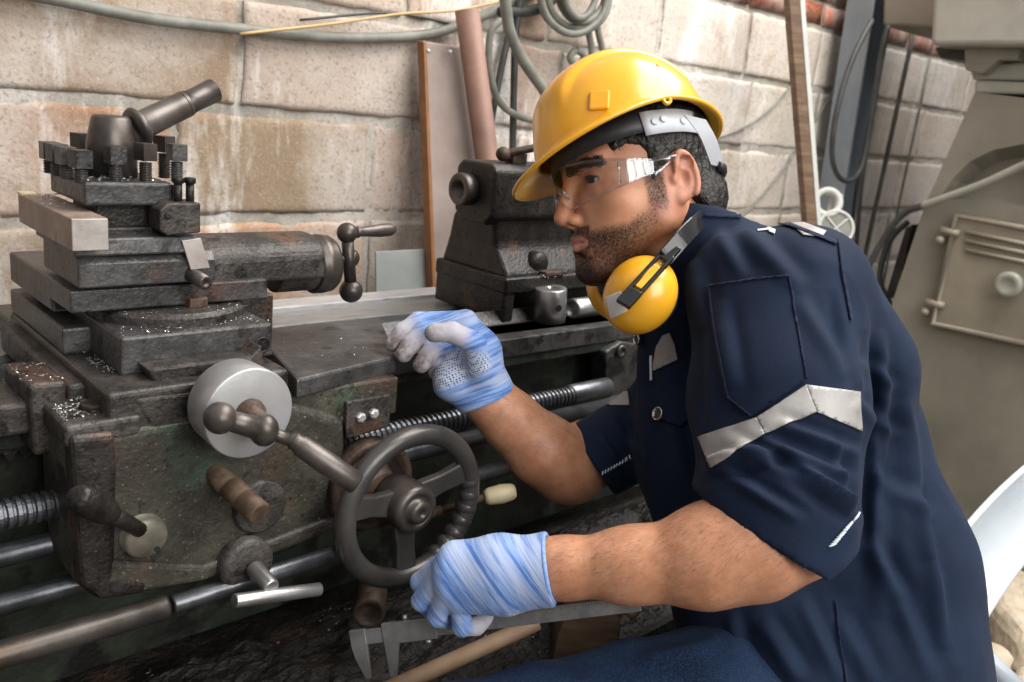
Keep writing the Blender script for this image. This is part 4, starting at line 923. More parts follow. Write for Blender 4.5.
st = k.noise(1., 4, k.scale(hp, (300, 12, 12)), .7); st2 = k.noise(1., 2, k.scale(hp, (90, 9, 9)))
c = k.mix(k.mrg(st, .43, .56), (.07, .17, .47), (.25, .38, .68)); c = k.mix(k.mrg(st2, .48, .6, 0, .7), c, (.47, .54, .72))
c = k.mix(k.attr('tip').outputs['Fac'], c, (.5, .48, .54))
vo = k.N.new('ShaderNodeTexVoronoi'); vo.inputs['Scale'].default_value = 330; vo.inputs['Randomness'].default_value = .15; k.L.new(hp, vo.inputs['Vector'])
c = k.mix(k.mul(k.attr('palm').outputs['Fac'], .55), c, (.75, .78, .86))
c = k.mix(k.mul(k.attr('palm').outputs['Fac'], k.mrg(vo.outputs['Distance'], .3, .42, 1, 0)), c, (.03, .03, .05))
c = k.mix(k.mul(k.attr('dirt').outputs['Fac'], k.mrg(k.noise(80), .38, .56, .35, 1)), c, (.11, .07, .045))
k.L.new(c, k.b.inputs['Base Color']); k.b.inputs['Roughness'].default_value = .85; k.b.inputs['Sheen Weight'].default_value = .15; k.bump(st, .5, .0015); M_glove = k.m
k = nodes('yellow_hat_plastic'); c = k.mix(k.mrg(k.noise(5), .4, .6), (.8, .38, .015), (.86, .43, .025)); k.L.new(c, k.b.inputs['Base Color']); k.b.inputs['Roughness'].default_value = .28; k.b.inputs['Coat Weight'].default_value = .4; k.b.inputs['Coat Roughness'].default_value = .1; k.b.inputs['Subsurface Weight'].default_value = .08; k.b.inputs['Subsurface Radius'].default_value = (.01, .005, .001); M_yellow = k.m
M_band = mat('black_harness_plastic', [(.014, .014, .016), (.03, .03, .033)], 30, .45, 0, .1)
M_gloss = mat('glossy_black_plastic', [(.01, .01, .011), (.02, .02, .022)], 30, .18, 0, 0, rvar=0)
M_strap = mat('pale_grey_strap', [(.5, .52, .56), (.62, .64, .68)], 30, .45, 0, .05)
M_sticker = mat('white_sticker', [(.66, .64, .62), (.76, .74, .72)], 30, .6, 0, 0)
M_chrome = mat('chrome_press_stud', [(.5, .48, .44), (.7, .68, .64)], 40, .22, .95, 0)
M_eye = mat('eye_white', [(.4, .33, .29), (.48, .42, .38)], 30, .15, 0, 0, rvar=0)
M_iris = mat('dark_iris', [(.006, .004, .003), (.014, .008, .006)], 300, .25, 0, 0, rvar=0)
def clear(name, tint, gl, edge):
    m = bpy.data.materials.new(name); m.use_nodes = True; nt = m.node_tree; nt.nodes.remove(nt.nodes['Principled BSDF']); out = nt.nodes['Material Output']
    t = nt.nodes.new('ShaderNodeBsdfTransparent'); t.inputs[0].default_value = (*tint, 1); g = nt.nodes.new('ShaderNodeBsdfGlossy'); g.inputs['Roughness'].default_value = .06; g.inputs[0].default_value = (.95, .97, 1, 1)
    lw = nt.nodes.new('ShaderNodeLayerWeight'); lw.inputs[0].default_value = .35; mr = nt.nodes.new('ShaderNodeMapRange'); mr.inputs[3].default_value = gl; mr.inputs[4].default_value = edge
    mx = nt.nodes.new('ShaderNodeMixShader'); L = nt.links; L.new(lw.outputs['Fresnel'], mr.inputs[0]); L.new(mr.outputs[0], mx.inputs[0]); L.new(t.outputs[0], mx.inputs[1]); L.new(g.outputs[0], mx.inputs[2]); L.new(mx.outputs[0], out.inputs[0]); return m
M_lens = clear('clear_lens', (.98, .985, .985), .012, .35)
M_frame = clear('clear_frame', (.88, .9, .92), .1, .6)

# ---- head frame
dl, th = math.radians(7.5), math.radians(19); T = -CF
fw0 = -CR*math.cos(dl)-CU*math.sin(dl); UPH = CU*math.cos(dl)-CR*math.sin(dl); FWH = fw0*math.cos(th)+T*math.sin(th); LTH = np.cross(UPH, FWH)
HC = PX(672, 180, 1.03)-LTH*.071
HS = .935
def H(f, u, l=0.): return HC+(FWH*f+UPH*u+LTH*l)*HS
HM = np.stack([FWH, UPH, LTH])      # local -> world: v @ HM
person = thing('person', 'man in navy work shirt and jeans leaning to the lathe with blue knit gloves', 'person', tuple(PX(850, 715, 1.05)*np.array([1, 1, 0])))
F = Field((-.125, -.2, -.1), (.145, .16, .1), .00165)
F.ell((.004, .055, 0), (.1, .087, .078), k=.0)
F.ell((.05, -.012, 0), (.05, .072, .06), k=.03)
for s_ in (-1, 1):
    F.cone((.012, -.044, s_*.051), (.08, -.089, s_*.014), .018, .016, k=.03)
    F.cone((.0, -.0, s_*.058), (.008, -.044, s_*.053), .017, .018, k=.03)
    F.ell((.062, -.014, s_*.045), (.024, .019, .022), k=.025)
    F.cone((.022, -.03, s_*.048), (.062, -.05, s_*.032), .02, .02, k=.03)
F.cone((.085, -.094, -.01), (.085, -.094, .01), .0185, k=.022)
F.ell((.076, -.056, 0), (.03, .034, .036), k=.02)
for s_ in (-1, 1):
    F.ell((.109, .0165, s_*.033), (.021, .0125, .019), k=.016, op='sub')
    F.cone((.1, .038, s_*.008), (.082, .04, s_*.043), .0095, .008, k=.018)
    ec = (.0805, .0155, s_*.0325)
    F.ell(ec, (.0142, .0142, .0155), k=.004)
    F.ell((.0935, .0145, s_*.0345), (.0135, .0046, .0148), k=.0012, op='sub')
    F.ell((.084, -.012, s_*.019), (.018, .018, .014), k=.02); F.ell((.088, -.001, s_*.033), (.006, .005, .014), k=.008)
F.cone((.102, .026, 0), (.1205, -.02, 0), .0072, .0092, k=.012)
F.ell((.121, -.0265, 0), (.0115, .0098, .0105), k=.008)
for s_ in (-1, 1): F.ell((.1075, -.031, s_*.0118), (.0115, .0078, .0064), k=.006); F.ell((.1145, -.038, s_*.006), (.006, .004, .0033), k=.003, op='sub')
F.cone((.112, -.036, 0), (.106, -.042, 0), .0045, .004, k=.006)
for s_ in (-1, 1):
    F.cone((.107, -.0535, s_*.005), (.0925, -.0595, s_*.0235), .0058, .003, k=.005)
    F.cone((.1045, -.0675, 0), (.0915, -.062, s_*.0225), .0072, .003, k=.005)
F.cone((.1145, -.0605, 0), (.1, -.0612, .021), .0019, .001, k=.002, op='sub'); F.cone((.1145, -.0605, 0), (.1, -.0612, -.021), .0019, .001, k=.002, op='sub')
F.ell((.107, -.081, 0), (.009, .006, .018), k=.012, op='sub')
# neck
nb = (PX(716, 285, 1.13)-HC)@HM.T/HS
F.cone((-.028, -.035, 0), nb, .055, .06, k=.03)
F.cone((.02, -.06, .028), nb*.85+arr((.01, 0, .02)), .014, .016, k=.025); F.cone((.0, -.02, .062), nb*.9+arr((.02, 0, .0)), .011, .016, k=.02)
# ears
for s_ in (-1, 1):
    lt = arr((0.32, 0, s_*.95)); ea = [arr((.98, -.15, -s_*.2)), arr((.17, .98, 0)), lt]
    cE = arr((-.014, .004, s_*.079))
    F.ell(cE, (.0165, .031, .0065), ax=ea, k=.006)
    rim = [cE+ea[0]/np.linalg.norm(ea[0])*(-.0132*math.cos(a))*(1 if math.cos(a) > -.2 else .8)+arr((.17, .98, 0))*(.0285*math.sin(a))+arr((-.3, 0, s_*.95))*.0055 for a in np.linspace(-1.1, 3.0, 40)]
    for a, c_ in zip(rim, rim[1:]): F.cone(a, c_, .004, k=.0015)
    F.ell(cE+arr((.003, -.002, s_*.0085)), (.0082, .0135, .0075), ax=ea, k=.003, op='sub')
    F.ell(cE+arr((-.004, .0145, s_*.0075)), (.0075, .009, .004), ax=ea, k=.003, op='sub')
    F.ell(cE+arr((.006, -.026, s_*.0)), (.0085, .009, .0055), k=.006); F.ell(cE+arr((.0135, -.004, s_*-.001)), (.004, .007, .006), k=.004)
Vh, Qh = F.mesh(2)
f_, u_, l_ = Vh.T; al = np.abs(l_)
jaw = sstep(-u_, .018+.0*f_, .034)*(1-sstep(-u_, .125, .14))
edge = .004+(.075-f_)*.1                         # beard line climbs towards the sideburn
cheek = sstep(-(u_+.047-.62*np.maximum(.062-f_, 0)), -.006, .01)
beard = cheek*sstep(f_, .014, .034)*(1-sstep(-u_, .112, .13))
must = sstep(-u_, .0385, .0425)*(1-sstep(-u_, .052, .055))*sstep(f_, .075, .085)*(1-sstep(al, .026, .033))
lc = -.061-.0015*(al/.024)**2; hw = .0105*np.sqrt(np.maximum(1-(al/.0255)**2, 0)); lipm = (1-sstep(np.abs(u_-lc-.0005), hw*.8, hw*1.0+.0012))*(al < .0255)*sstep(f_, .088, .093)
chinp = 1.0
beard = np.clip(np.maximum(beard, must)*(1-lipm)*(1-.45*((al > .008) & (al < .03) & (u_ > -.08) & (u_ < -.07))), 0, 1)
side = sstep(f_, .008, .016)*(1-sstep(f_, .03, .04))*sstep(-u_, -.04, -.02)*(al > .05)*(1-sstep(-u_, .03, .05)); beard = np.maximum(beard, side*.9)
beard *= .45+.55*np.maximum(sstep(f_, .03, .065), sstep(u_, -.045, -.02))
red = np.clip(lipm*.8+np.exp(-((f_-.118)**2+(u_+.02)**2+l_**2)/.0003)*.35+(al > .074)*.45, 0, 1)
brow_m = np.zeros(len(Vh))
for s_ in (-1, 1):
    t = np.clip((s_*l_-.01)/.042, 0, 1); uc = .0305+.008*np.sin(t*2.2)-.004*t; brow_m += np.exp(-((u_-uc)/.0035)**4)*((s_*l_ > .008) & (s_*l_ < .052) & (f_ > .06))
Vhw = HC+Vh@HM*HS
parts = [(Vhw, Qh, dict(beard=np.maximum(beard*.93, np.clip(brow_m, 0, 1)*.8), red=red, armhair=np.zeros(len(Vh))))]
# arms
def arm(pts, k=.02, h=.0025):
    V = np.array([p for p, r in pts]); m = max(r for p, r in pts)+.02; G = Field(V.min(0)-m, V.max(0)+m, h); G.chain(pts, k); return G
LE, LW = PX(797, 531, .885), PX(562, 568, .905)
G = arm([(PX(800, 305, 1.0), .05), (PX(805, 420, .93), .05), (PX(803, 515, .89), .045), (LE, .0445), (PX(755, 549, .872), .0475), (PX(705, 559, .875), .0455), (PX(630, 565, .89), .0355), (LW, .0285), (PX(520, 568, .91), .027)])
G.cone(PX(770, 530, .868), PX(715, 538, .872), .034, .03, k=.03)
Va, Qa = G.mesh(2); parts.append((Va, Qa, dict(beard=np.zeros(len(Va)), red=np.zeros(len(Va)), armhair=np.ones(len(Va)))))
RE, RW = PX(574, 470, 1.16), PX(486, 396, 1.10)
G = arm([(PX(695, 350, 1.2), .045), (PX(640, 430, 1.19), .042), (PX(588, 452, 1.17), .039), (RE, .039), (PX(565, 466, 1.15), .0425), (PX(542, 449, 1.13), .0425), (PX(510, 420, 1.11), .0345), (RW, .029), (PX(480, 385, 1.1), .027)])
Va, Qa = G.mesh(2); parts.append((Va, Qa, dict(beard=np.zeros(len(Va)), red=np.zeros(len(Va)), armhair=np.ones(len(Va)))))
# trunk and legs under the clothes
LK, RK = PX(440, 765, .88), PX(590, 716, 1.13); LH, RH = PX(850, 668, 1.06), PX(815, 700, 1.24)
LA, RA = arr((LK[0]-.03, LK[1]-.1, .09)), arr((RK[0]+.08, RK[1]-.2, .09))
G = Field((-.05, -.2, 0), (1.45, 1.05, 1.15), .008)
G.cone(PX(722, 285, 1.13), PX(780, 400, 1.14), .06, .12, k=.04); G.cone(PX(780, 400, 1.14), PX(845, 690, 1.14), .12, .125, k=.04)
G.cone(PX(790, 315, 1.03), PX(700, 330, 1.19), .045, .045, k=.04)
for hp_, kn, an in ((LH, LK, LA), (RH, RK, RA)): G.cone(hp_, kn, .075, .05, k=.03); G.cone(kn, an, .048, .035, k=.02); 
Vt, Qt = G.mesh(2); parts.append((Vt, Qt, dict(beard=np.zeros(len(Vt)), red=np.zeros(len(Vt)), armhair=np.zeros(len(Vt)))))
n0 = 0; VV = []; QQ = []; AT = {}
for V, Q, A in parts:
    VV.append(V); QQ.append(Q+n0); n0 += len(V)
    for kk, v in A.items(): AT.setdefault(kk, []).append(v)
body = mkmesh('body', np.concatenate(VV), np.concatenate(QQ), M_skin, person, {a: np.concatenate(v) for a, v in AT.items()})
# eyes
lin_ = lambda a, b_, n: [a+(b_-a)*i/(n-1) for i in range(n)]
for s_ in (-1, 1):
    ec = H(.0805, .0155, s_*.0325); b = MB(); b.ball(ec, .0127*HS, 28); eo = b.build('eye', M_eye, person)
    gd = FWH*.97-UPH*.06+LTH*.22; gd /= np.linalg.norm(gd); b = MB(); b.rev(Vector(ec+gd*.0098), gd, [(0, .0066), (.0011, .006), (.0021, .0036), (.0025, 0)], 24); b.build('iris', M_iris, eo); lash = [Vector(ec+(FWH*math.cos(a)*.0148+LTH*math.sin(a)*.0158+UPH*(.0042*math.cos(a*1.35)))*HS) for a in lin_(-.95, 1.05, 18)]; b = MB(); b.tube(lash, .0011, 6); b.build('eyelashes', M_hair, eo)
# beard, brows: short separate hairs
def strands(name, V, N, w, n, L, dirv, wid, m, parent, seed=1, jit=.5, lift=.35):
    r = np.random.default_rng(seed); p = w/w.sum(); I = r.choice(len(V), n, p=p); base = V[I]+r.normal(0, .0009, (n, 3)); nn = N[I]
    base -= nn*((base-V[I])*nn).sum(1)[:, None]
    d = arr(dirv)[None]+r.normal(0, jit, (n, 3)); d -= nn*(d*nn).sum(1)[:, None]; d /= np.linalg.norm(d, axis=1)[:, None]; d = d+nn*lift; d /= np.linalg.norm(d, axis=1)[:, None]
    ln = L*r.uniform(.5, 1.2, n)[:, None]; sd = np.cross(d, nn); sd /= np.maximum(np.linalg.norm(sd, axis=1), 1e-9)[:, None]
    A = base-nn*.0005; a = A+sd*wid; b2 = A-sd*wid; up = A+nn*wid*1.4; mid = A+d*ln*.55; tip = A+d*ln-nn*lift*ln*.35
    VV = np.concatenate([a, b2, mid+sd*wid*.8, mid-sd*wid*.8, tip, up, mid+nn*wid]); q = np.arange(n)
    Q = np.concatenate([np.stack([q, q+n, q+3*n, q+2*n], 1), np.stack([q+5*n, q, q+2*n, q+6*n], 1), np.stack([q+n, q+5*n, q+6*n, q+3*n], 1)])
    T3 = np.concatenate([np.stack([q+2*n, q+3*n, q+4*n], 1)])
    off = np.array(wloc(parent)); me = bpy.data.meshes.new(name); me.from_pydata((VV-off).tolist(), [], Q.tolist()+T3.tolist()); o = bpy.data.objects.new(name, me); COL.objects.link(o); o.parent = parent; me.materials.append(m); return o
Nh = normals(Vhw, Qh)
strands('beard', Vhw, Nh, beard**1.5+1e-9, 24000, .0085, FWH*.35-UPH*1.0, .00009, M_hair, person, 3)
brow = np.zeros(len(Vh))
for s_ in (-1, 1):
    t = np.clip((s_*l_-.01)/.042, 0, 1); uc = .0305+.008*np.sin(t*2.2)-.004*t; brow += np.exp(-((u_-uc)/.0037)**2)*((s_*l_ > .009) & (s_*l_ < .053) & (f_ > .06))
strands('eyebrow', Vhw, Nh, brow+1e-12, 4200, .0085, LTH*.8+UPH*.1-FWH*.3, .00022, M_hair, person, 5, .25, .2)
for pts_, sd_ in ((parts[1], 11), (parts[2], 12)):
    Na = normals(pts_[0], pts_[1]); dirn = (LW-LE) if sd_ == 11 else (RW-RE); dirn = dirn/np.linalg.norm(dirn); q0_ = LE if sd_ == 11 else RE; wt_ = sstep((pts_[0]-q0_)@dirn, -.05, .03)*(.35+.65*sstep(Na@CU, -.5, .6))
    strands('arm_hair', pts_[0], Na, wt_+1e-9, 6000, .012, dirn*.9-CU*.35, .00006, M_armhair, person, sd_, .3, .15)
# hair
G = Field((-.13, -.09, -.1), (.12, .16, .1), .002)
G.ell((.001, .056, 0), (.104, .091, .083), k=0); G.cone((-.06, -.01, -.03), (-.06, -.01, .03), .04, k=.03); G.cone((-.055, -.04, -.03), (-.055, -.04, .03), .03, k=.03)
G.cut((.055, 0, 0), (.9, -.3, 0)); G.cut((-.02, -.055, 0), (.2, -1, 0))
for s_ in (-1, 1): G.ell((.05, .0, s_*.07), (.035, .048, .05), k=.01, op='sub'); G.ell((-.014, .0, s_*.08), (.0215, .035, .04), k=.006, op='sub'); G.ell((.0, -.045, s_*.06), (.05, .035, .04), k=.01, op='sub')
for s_ in (-1, 1): G.cone((.018, .04, s_*.071), (.024, -.012, s_*.0665), .0095, .003, k=.008)
Vx, Qx = G.mesh(1); Nx = normals(Vx, Qx)
dsp = np.array([mnoise.noise((p[0]*160, p[1]*60, p[2]*160)) for p in Vx]); Vx = Vx+Nx*(dsp*.0022)[:, None]
Vxw = HC+Vx@HM*HS; hair = mkmesh('hair', Vxw, Qx, M_hair, person)
strands('hair_strands', Vxw, normals(Vxw, Qx), np.ones(len(Vx)), 5000, .016, -UPH-FWH*.5, .00018, M_hair, hair, 8, .3, .2)
# ---- shirt
wv = lambda f, u, l=0.: H(f, u, l)
LS = PX(803, 296, .985)
SA, SB, SC_, SE = PX(802, 302, .99), PX(788, 400, .94), PX(774, 505, .9), PX(764, 620, .885)
r1, r2 = PX(697, 496, .87), PX(830, 577, .87)
def raycut(p, q, fwd):
    """plane through two rim points, tipped a little towards the viewer"""
    d = q-p; v = (p+q)/2-CC; v /= np.linalg.norm(v); n = np.cross(d, v+fwd*CU); n /= np.linalg.norm(n); return n if n@CU < 0 else -n
cn = raycut(r1, r2, .12); cn2 = raycut(PX(829, 578, .87), PX(860, 552, .87), .1)
def sleeve_field(G2):
    GS = G2.like(); GS.cone(SA, SB, .072, .078, k=.03); GS.cone(SB, SC_, .078, .0795, k=.02); GS.cone(SC_, SE, .0795, .081, k=.01)
    GS.cone(PX(740, 285, 1.03), PX(752, 400, .972), .062, .06, k=.05); GS.cone(PX(752, 400, .972), PX(768, 470, .925), .06, .068, k=.03)
    GC = G2.like(); GC.cone(SB, SC_, .081, .083, k=.02); GC.cone(SC_, SE, .083, .0845, k=.01); GC.cut(r1-cn*.07, -cn); GS.F = np.minimum(GS.F, GC.F)
    IN = G2.like(); IN.cone(SC_, SE, .073, .0755, k=0); IN.cut(r1-cn*.025, -cn)
    GS.cut(r1, cn); GS.cut(r2, cn2); GS.F = np.maximum(GS.F, -IN.F); return GS.F
G2 = Field((.25, .0, .28), (1.45, 1.05, 1.2), .0042)
G2.cone(PX(770, 365, 1.15), PX(795, 440, 1.15), .128, .15, k=.03)
G2.cone(PX(795, 440, 1.15), PX(832, 570, 1.13), .15, .165, k=.03)
G2.cone(PX(832, 570, 1.13), PX(856, 690, 1.12), .165, .16, k=.03)
G2.cone(PX(735, 268, 1.12), PX(806, 288, 1.0), .054, .057, k=.03)
G2.cone(PX(735, 275, 1.12), PX(690, 320, 1.22), .05, .06, k=.03)
G2.cone(PX(800, 300, 1.02), PX(845, 370, 1.06), .08, .082, k=.04)
G2.cone(PX(690, 340, 1.14), PX(705, 450, 1.11), .068, .085, k=.03)
G2.cone(PX(705, 450, 1.11), PX(765, 640, 1.05), .085, .1, k=.03)
G2.cone(PX(716, 262, 1.10), PX(702, 240, 1.09), .068, .062, k=.02); G2.cone(PX(798, 665, 1.01), PX(865, 672, 1.05), .085, .13, k=.03)
G2.cut(PX(700, 214, 1.09), UPH*.92-FWH*.4)
G2.cut((0, 0, .36), (0, 0, -1))
# right sleeve
q1, q2 = PX(704, 350, 1.22), PX(603, 478, 1.172)
GR = G2.like(); GR.cone(q1, PX(655, 424, 1.19), .06, .056, k=.03); GR.cone(PX(655, 424, 1.19), PX(560, 478, 1.15), .056, .054, k=.01)
n2 = raycut(PX(568, 427, 1.15), PX(604, 479, 1.15), .05); n2 = n2 if n2@CR < 0 else -n2; GR.cut(PX(586, 453, 1.15), n2)
full = (slice(None),)*3; G2.comb(full, GR.F, .012, 'add'); G2.comb(full, sleeve_field(G2), .009, 'add')
V2, Q2 = G2.mesh(3)
VS, QS = V2, Q2
def wrinkle(V, Q, folds, amp=.0025, seed=0.):
    N = normals(V, Q); px, w = toPix(V); fc = ((CC-V)/np.linalg.norm(V-CC, axis=1)[:, None]*N).sum(1); vis = sstep(fc, -.1, .25); D = np.zeros(len(V))
    for (x1, y1, x2, y2, wd, hh) in folds:
        a = arr((x1, y1)); d = arr((x2, y2))-a; t = ((px-a)@d)/(d@d); tc = np.clip(t, 0, 1); q = px-a-tc[:, None]*d; dist = np.linalg.norm(q, axis=1)
        sg = (q[:, 0]*d[1]-q[:, 1]*d[0])/np.linalg.norm(d); tp = np.sin(np.clip(t, 0, 1)*PI)**.6
        hh *= 1.45; D += hh*np.exp(-(dist/wd)**2)*tp*vis-.6*hh*np.exp(-((sg-1.6*wd)/wd)**2-((t-.5)/.5)**4)*vis*(np.abs(t-.5) < .6)
    nz = np.array([mnoise.noise((p[0]*9+seed, p[1]*9, p[2]*6))+.9*(.5-2*abs(mnoise.noise((p[0]*10+p[2]*5+seed, p[1]*10-p[2]*4, p[2]*5)))) for p in V])
    return V+N*(D+amp*nz)[:, None]
folds = [(864, 420, 864, 550, 5, -.004), (866, 330, 870, 420, 6, -.004), (700, 330, 702, 420, 5, -.003), (856, 510, 778, 452, 7, .011), (778, 452, 706, 466, 7, .008), (735, 445, 845, 505, 7, .007), (720, 470, 800, 520, 6, .006), (760, 440, 850, 480, 6, .006), (780, 425, 858, 455, 6, .005), (705, 470, 740, 455, 7, .005), (830, 440, 850, 520, 5, .004),
         (720, 300, 735, 390, 8, .003), (800, 300, 845, 380, 9, .004), (830, 290, 850, 390, 6, -.003), (740, 225, 800, 290, 10, .004), (715, 230, 745, 280, 8, .003), (690, 260, 705, 330, 9, .004),
         (880, 330, 885, 480, 8, .005), (905, 400, 925, 560, 9, .006), (870, 420, 880, 620, 10, .006), (920, 500, 945, 650, 8, .006), (880, 560, 930, 680, 10, .006), (840, 620, 870, 682, 9, .005), (800, 600, 840, 682, 8, .005), (760, 620, 800, 682, 9, .006), (730, 610, 740, 660, 7, .004), (860, 470, 940, 520, 9, .004), (865, 540, 900, 600, 9, .005),
         (640, 350, 650, 470, 6, .004), (670, 420, 690, 500, 8, .005), (610, 420, 640, 455, 5, .004), (600, 435, 620, 465, 4, .004), (860, 360, 895, 390, 6, .004), (850, 400, 900, 440, 7, .004)]
VS = wrinkle(VS, QS, folds, .0028)
shirt = mkmesh('shirt', VS, QS, M_navy, person); shirt['label'] = 'navy work shirt with rolled sleeves'
tape = lambda poly, **kw: patch(shirt, poly, 'reflective_tape', M_tape, shirt, **kw)
tape([(699, 437), (757, 418), (765, 434), (711, 467)], dmax=1.0); tape([(757, 418), (806, 385), (816, 412), (765, 434)], dmax=1.0); tape([(806, 385), (859, 392), (861, 431), (816, 412)], dmax=1.0)
tape([(788, 222), (797, 221), (826, 232), (822, 238), (803, 236)]); tape([(654, 364), (657, 347), (663, 336), (670, 333), (675, 345), (678, 360), (654, 371)]); patch(shirt, [(650.5, 356), (653, 355), (653, 380), (650.5, 381)], 'label_edge', M_stitch, shirt, .0014, .0006); tape([(602, 396), (628, 392), (630, 406), (610, 406)])
pk = patch(shirt, [(709, 287), (789, 277), (806, 380), (752, 417), (730, 398)], 'sleeve_pocket', M_navy, shirt, .0022, .0014, dmax=1.02)
for a, c_ in (((709, 287), (789, 277)), ((789, 277), (806, 380)), ((709, 287), (730, 398)), ((730, 398), (752, 417))):
    d = arr(c_)-arr(a); n = arr((-d[1], d[0]))/np.linalg.norm(d)*1.1; patch(shirt, [arr(a)+n, arr(c_)+n, arr(c_)-n, arr(a)-n], 'seam', M_seam, pk, .004, .0008, dmax=1.02)
def seam(pts, wpx=1.2, m=M_seam, name='seam', off=.0016, **kw):
    for a, c_ in zip(pts, pts[1:]):
        d = arr(c_)-arr(a); n = arr((-d[1], d[0]))/np.linalg.norm(d)*wpx; patch(shirt, [arr(a)+n, arr(c_)+n, arr(c_)-n, arr(a)-n], name, m, shirt, off, .001, **kw)
seam([(838, 240), (842, 275), (850, 320)], 1.3); seam([(704, 216), (740, 217), (790, 226), (836, 244)], 1.6); seam([(835, 600), (845, 682)], .8)
patch(shirt, [(665, 372), (700, 352), (702, 410), (680, 428), (662, 420)], 'chest_pocket_flap', M_navy, shirt, .003, .0016, dmax=1.3)
patch(shirt, [(768, 228), (776, 231), (775, 235), (769, 233)], 'thread_mark', M_stitch, shirt, .0016, .0005)
patch(shirt, [(757, 230), (769, 229), (769, 231), (757, 232)], 'thread_mark', M_stitch, shirt, .0016, .0005)
def on_shirt(x, y):
    px, w = toPix(VS); d = np.linalg.norm(px-arr((x, y)), axis=1); i = np.where(d < 5)[0]
    if len(i) == 0: i = np.array([np.argmin(d)])
    j = i[np.argmin(w[i])]; return PX(x, y, w[j]), normals(VS, QS)[j]
for a, c_, cnt in (((831, 546), (858, 514), 14), ((601, 474), (632, 456), 11)):
    for i in range(cnt):
        x, y = arr(a)+(arr(c_)-arr(a))*(i+.5)/cnt; p, n = on_shirt(x, y); t = CR*(1 if cnt == 14 else .3)+CU*(.25 if cnt == 14 else 1); t = t-n*(t@n); t /= np.linalg.norm(t); hl_ = .0042 if cnt == 14 else .0026
        b = MB(); b.tube([Vector(p+n*.0008-t*hl_), Vector(p+n*.0012), Vector(p+n*.0008+t*hl_)], .0009, 6); b.build('stitch', M_stitch, shirt)
for x, y in ((638, 339), (659, 414)):
    p, n = on_shirt(x, y); b = MB(); b.rev(Vector(p), n, [(.0, .0086), (.003, .0086), (.004, .0078), (.0035, .0068), (.001, .006), (.001, 0)], 24); st_ = b.build('press_stud', M_chrome, shirt); b = MB(); b.cyl(Vector(p+n*.001), Vector(p+n*.0022), .006, seg=20, bev=.0005); b.build('stud_cap', M_band, st_)
# ---- jeans and shoes
G = Field((-.05, -.2, .03), (1.45, 1.0, .72), .006)
G.cone(PX(845, 690, 1.13), PX(850, 740, 1.13), .15, .15, k=.03)
for hp_, kn, an, r0 in ((LH, LK, LA, .095), (RH, RK, RA, .092)):
    G.cone(hp_, kn, r0, .07, k=.03); G.cone(kn, an+arr((0, 0, .02)), .068, .06, k=.03)
G.cut((0, 0, .085), (0, 0, -1))
Vj, Qj = G.mesh(3); Vj = wrinkle(Vj, Qj, [(560, 655, 700, 630, 8, .003), (640, 660, 720, 640, 8, .004), (480, 670, 560, 664, 7, .003)], .003, 3.)
jeans = mkmesh('jeans', Vj, Qj, M_denim, person)
for an in (LA, RA):
    fd = -CR*.8+arr((0, .3, 0)); fd[2] = 0; fd /= np.linalg.norm(fd); a = arr((an[0], an[1], 0))
    G = Field(a-.33, a+.33, .006); G.cone(a+arr((0, 0, .05)), a+fd*.15+arr((0, 0, .036)), .045, .04, k=.02); G.cone(a+arr((0, 0, .05)), a+arr((0, 0, .12)), .045, .045, k=.02); G.cone(a-fd*.03+arr((0, 0, .04)), a+arr((0, 0, .05)), .042, .045, k=.02); G.cut(a+arr((0, 0, .002)), (0, 0, -1)); G.cut(a+arr((0, 0, .13)), (0, 0, 1))
    Vq, Qq = G.mesh(2); mkmesh('shoe', Vq, Qq, M_band, person)

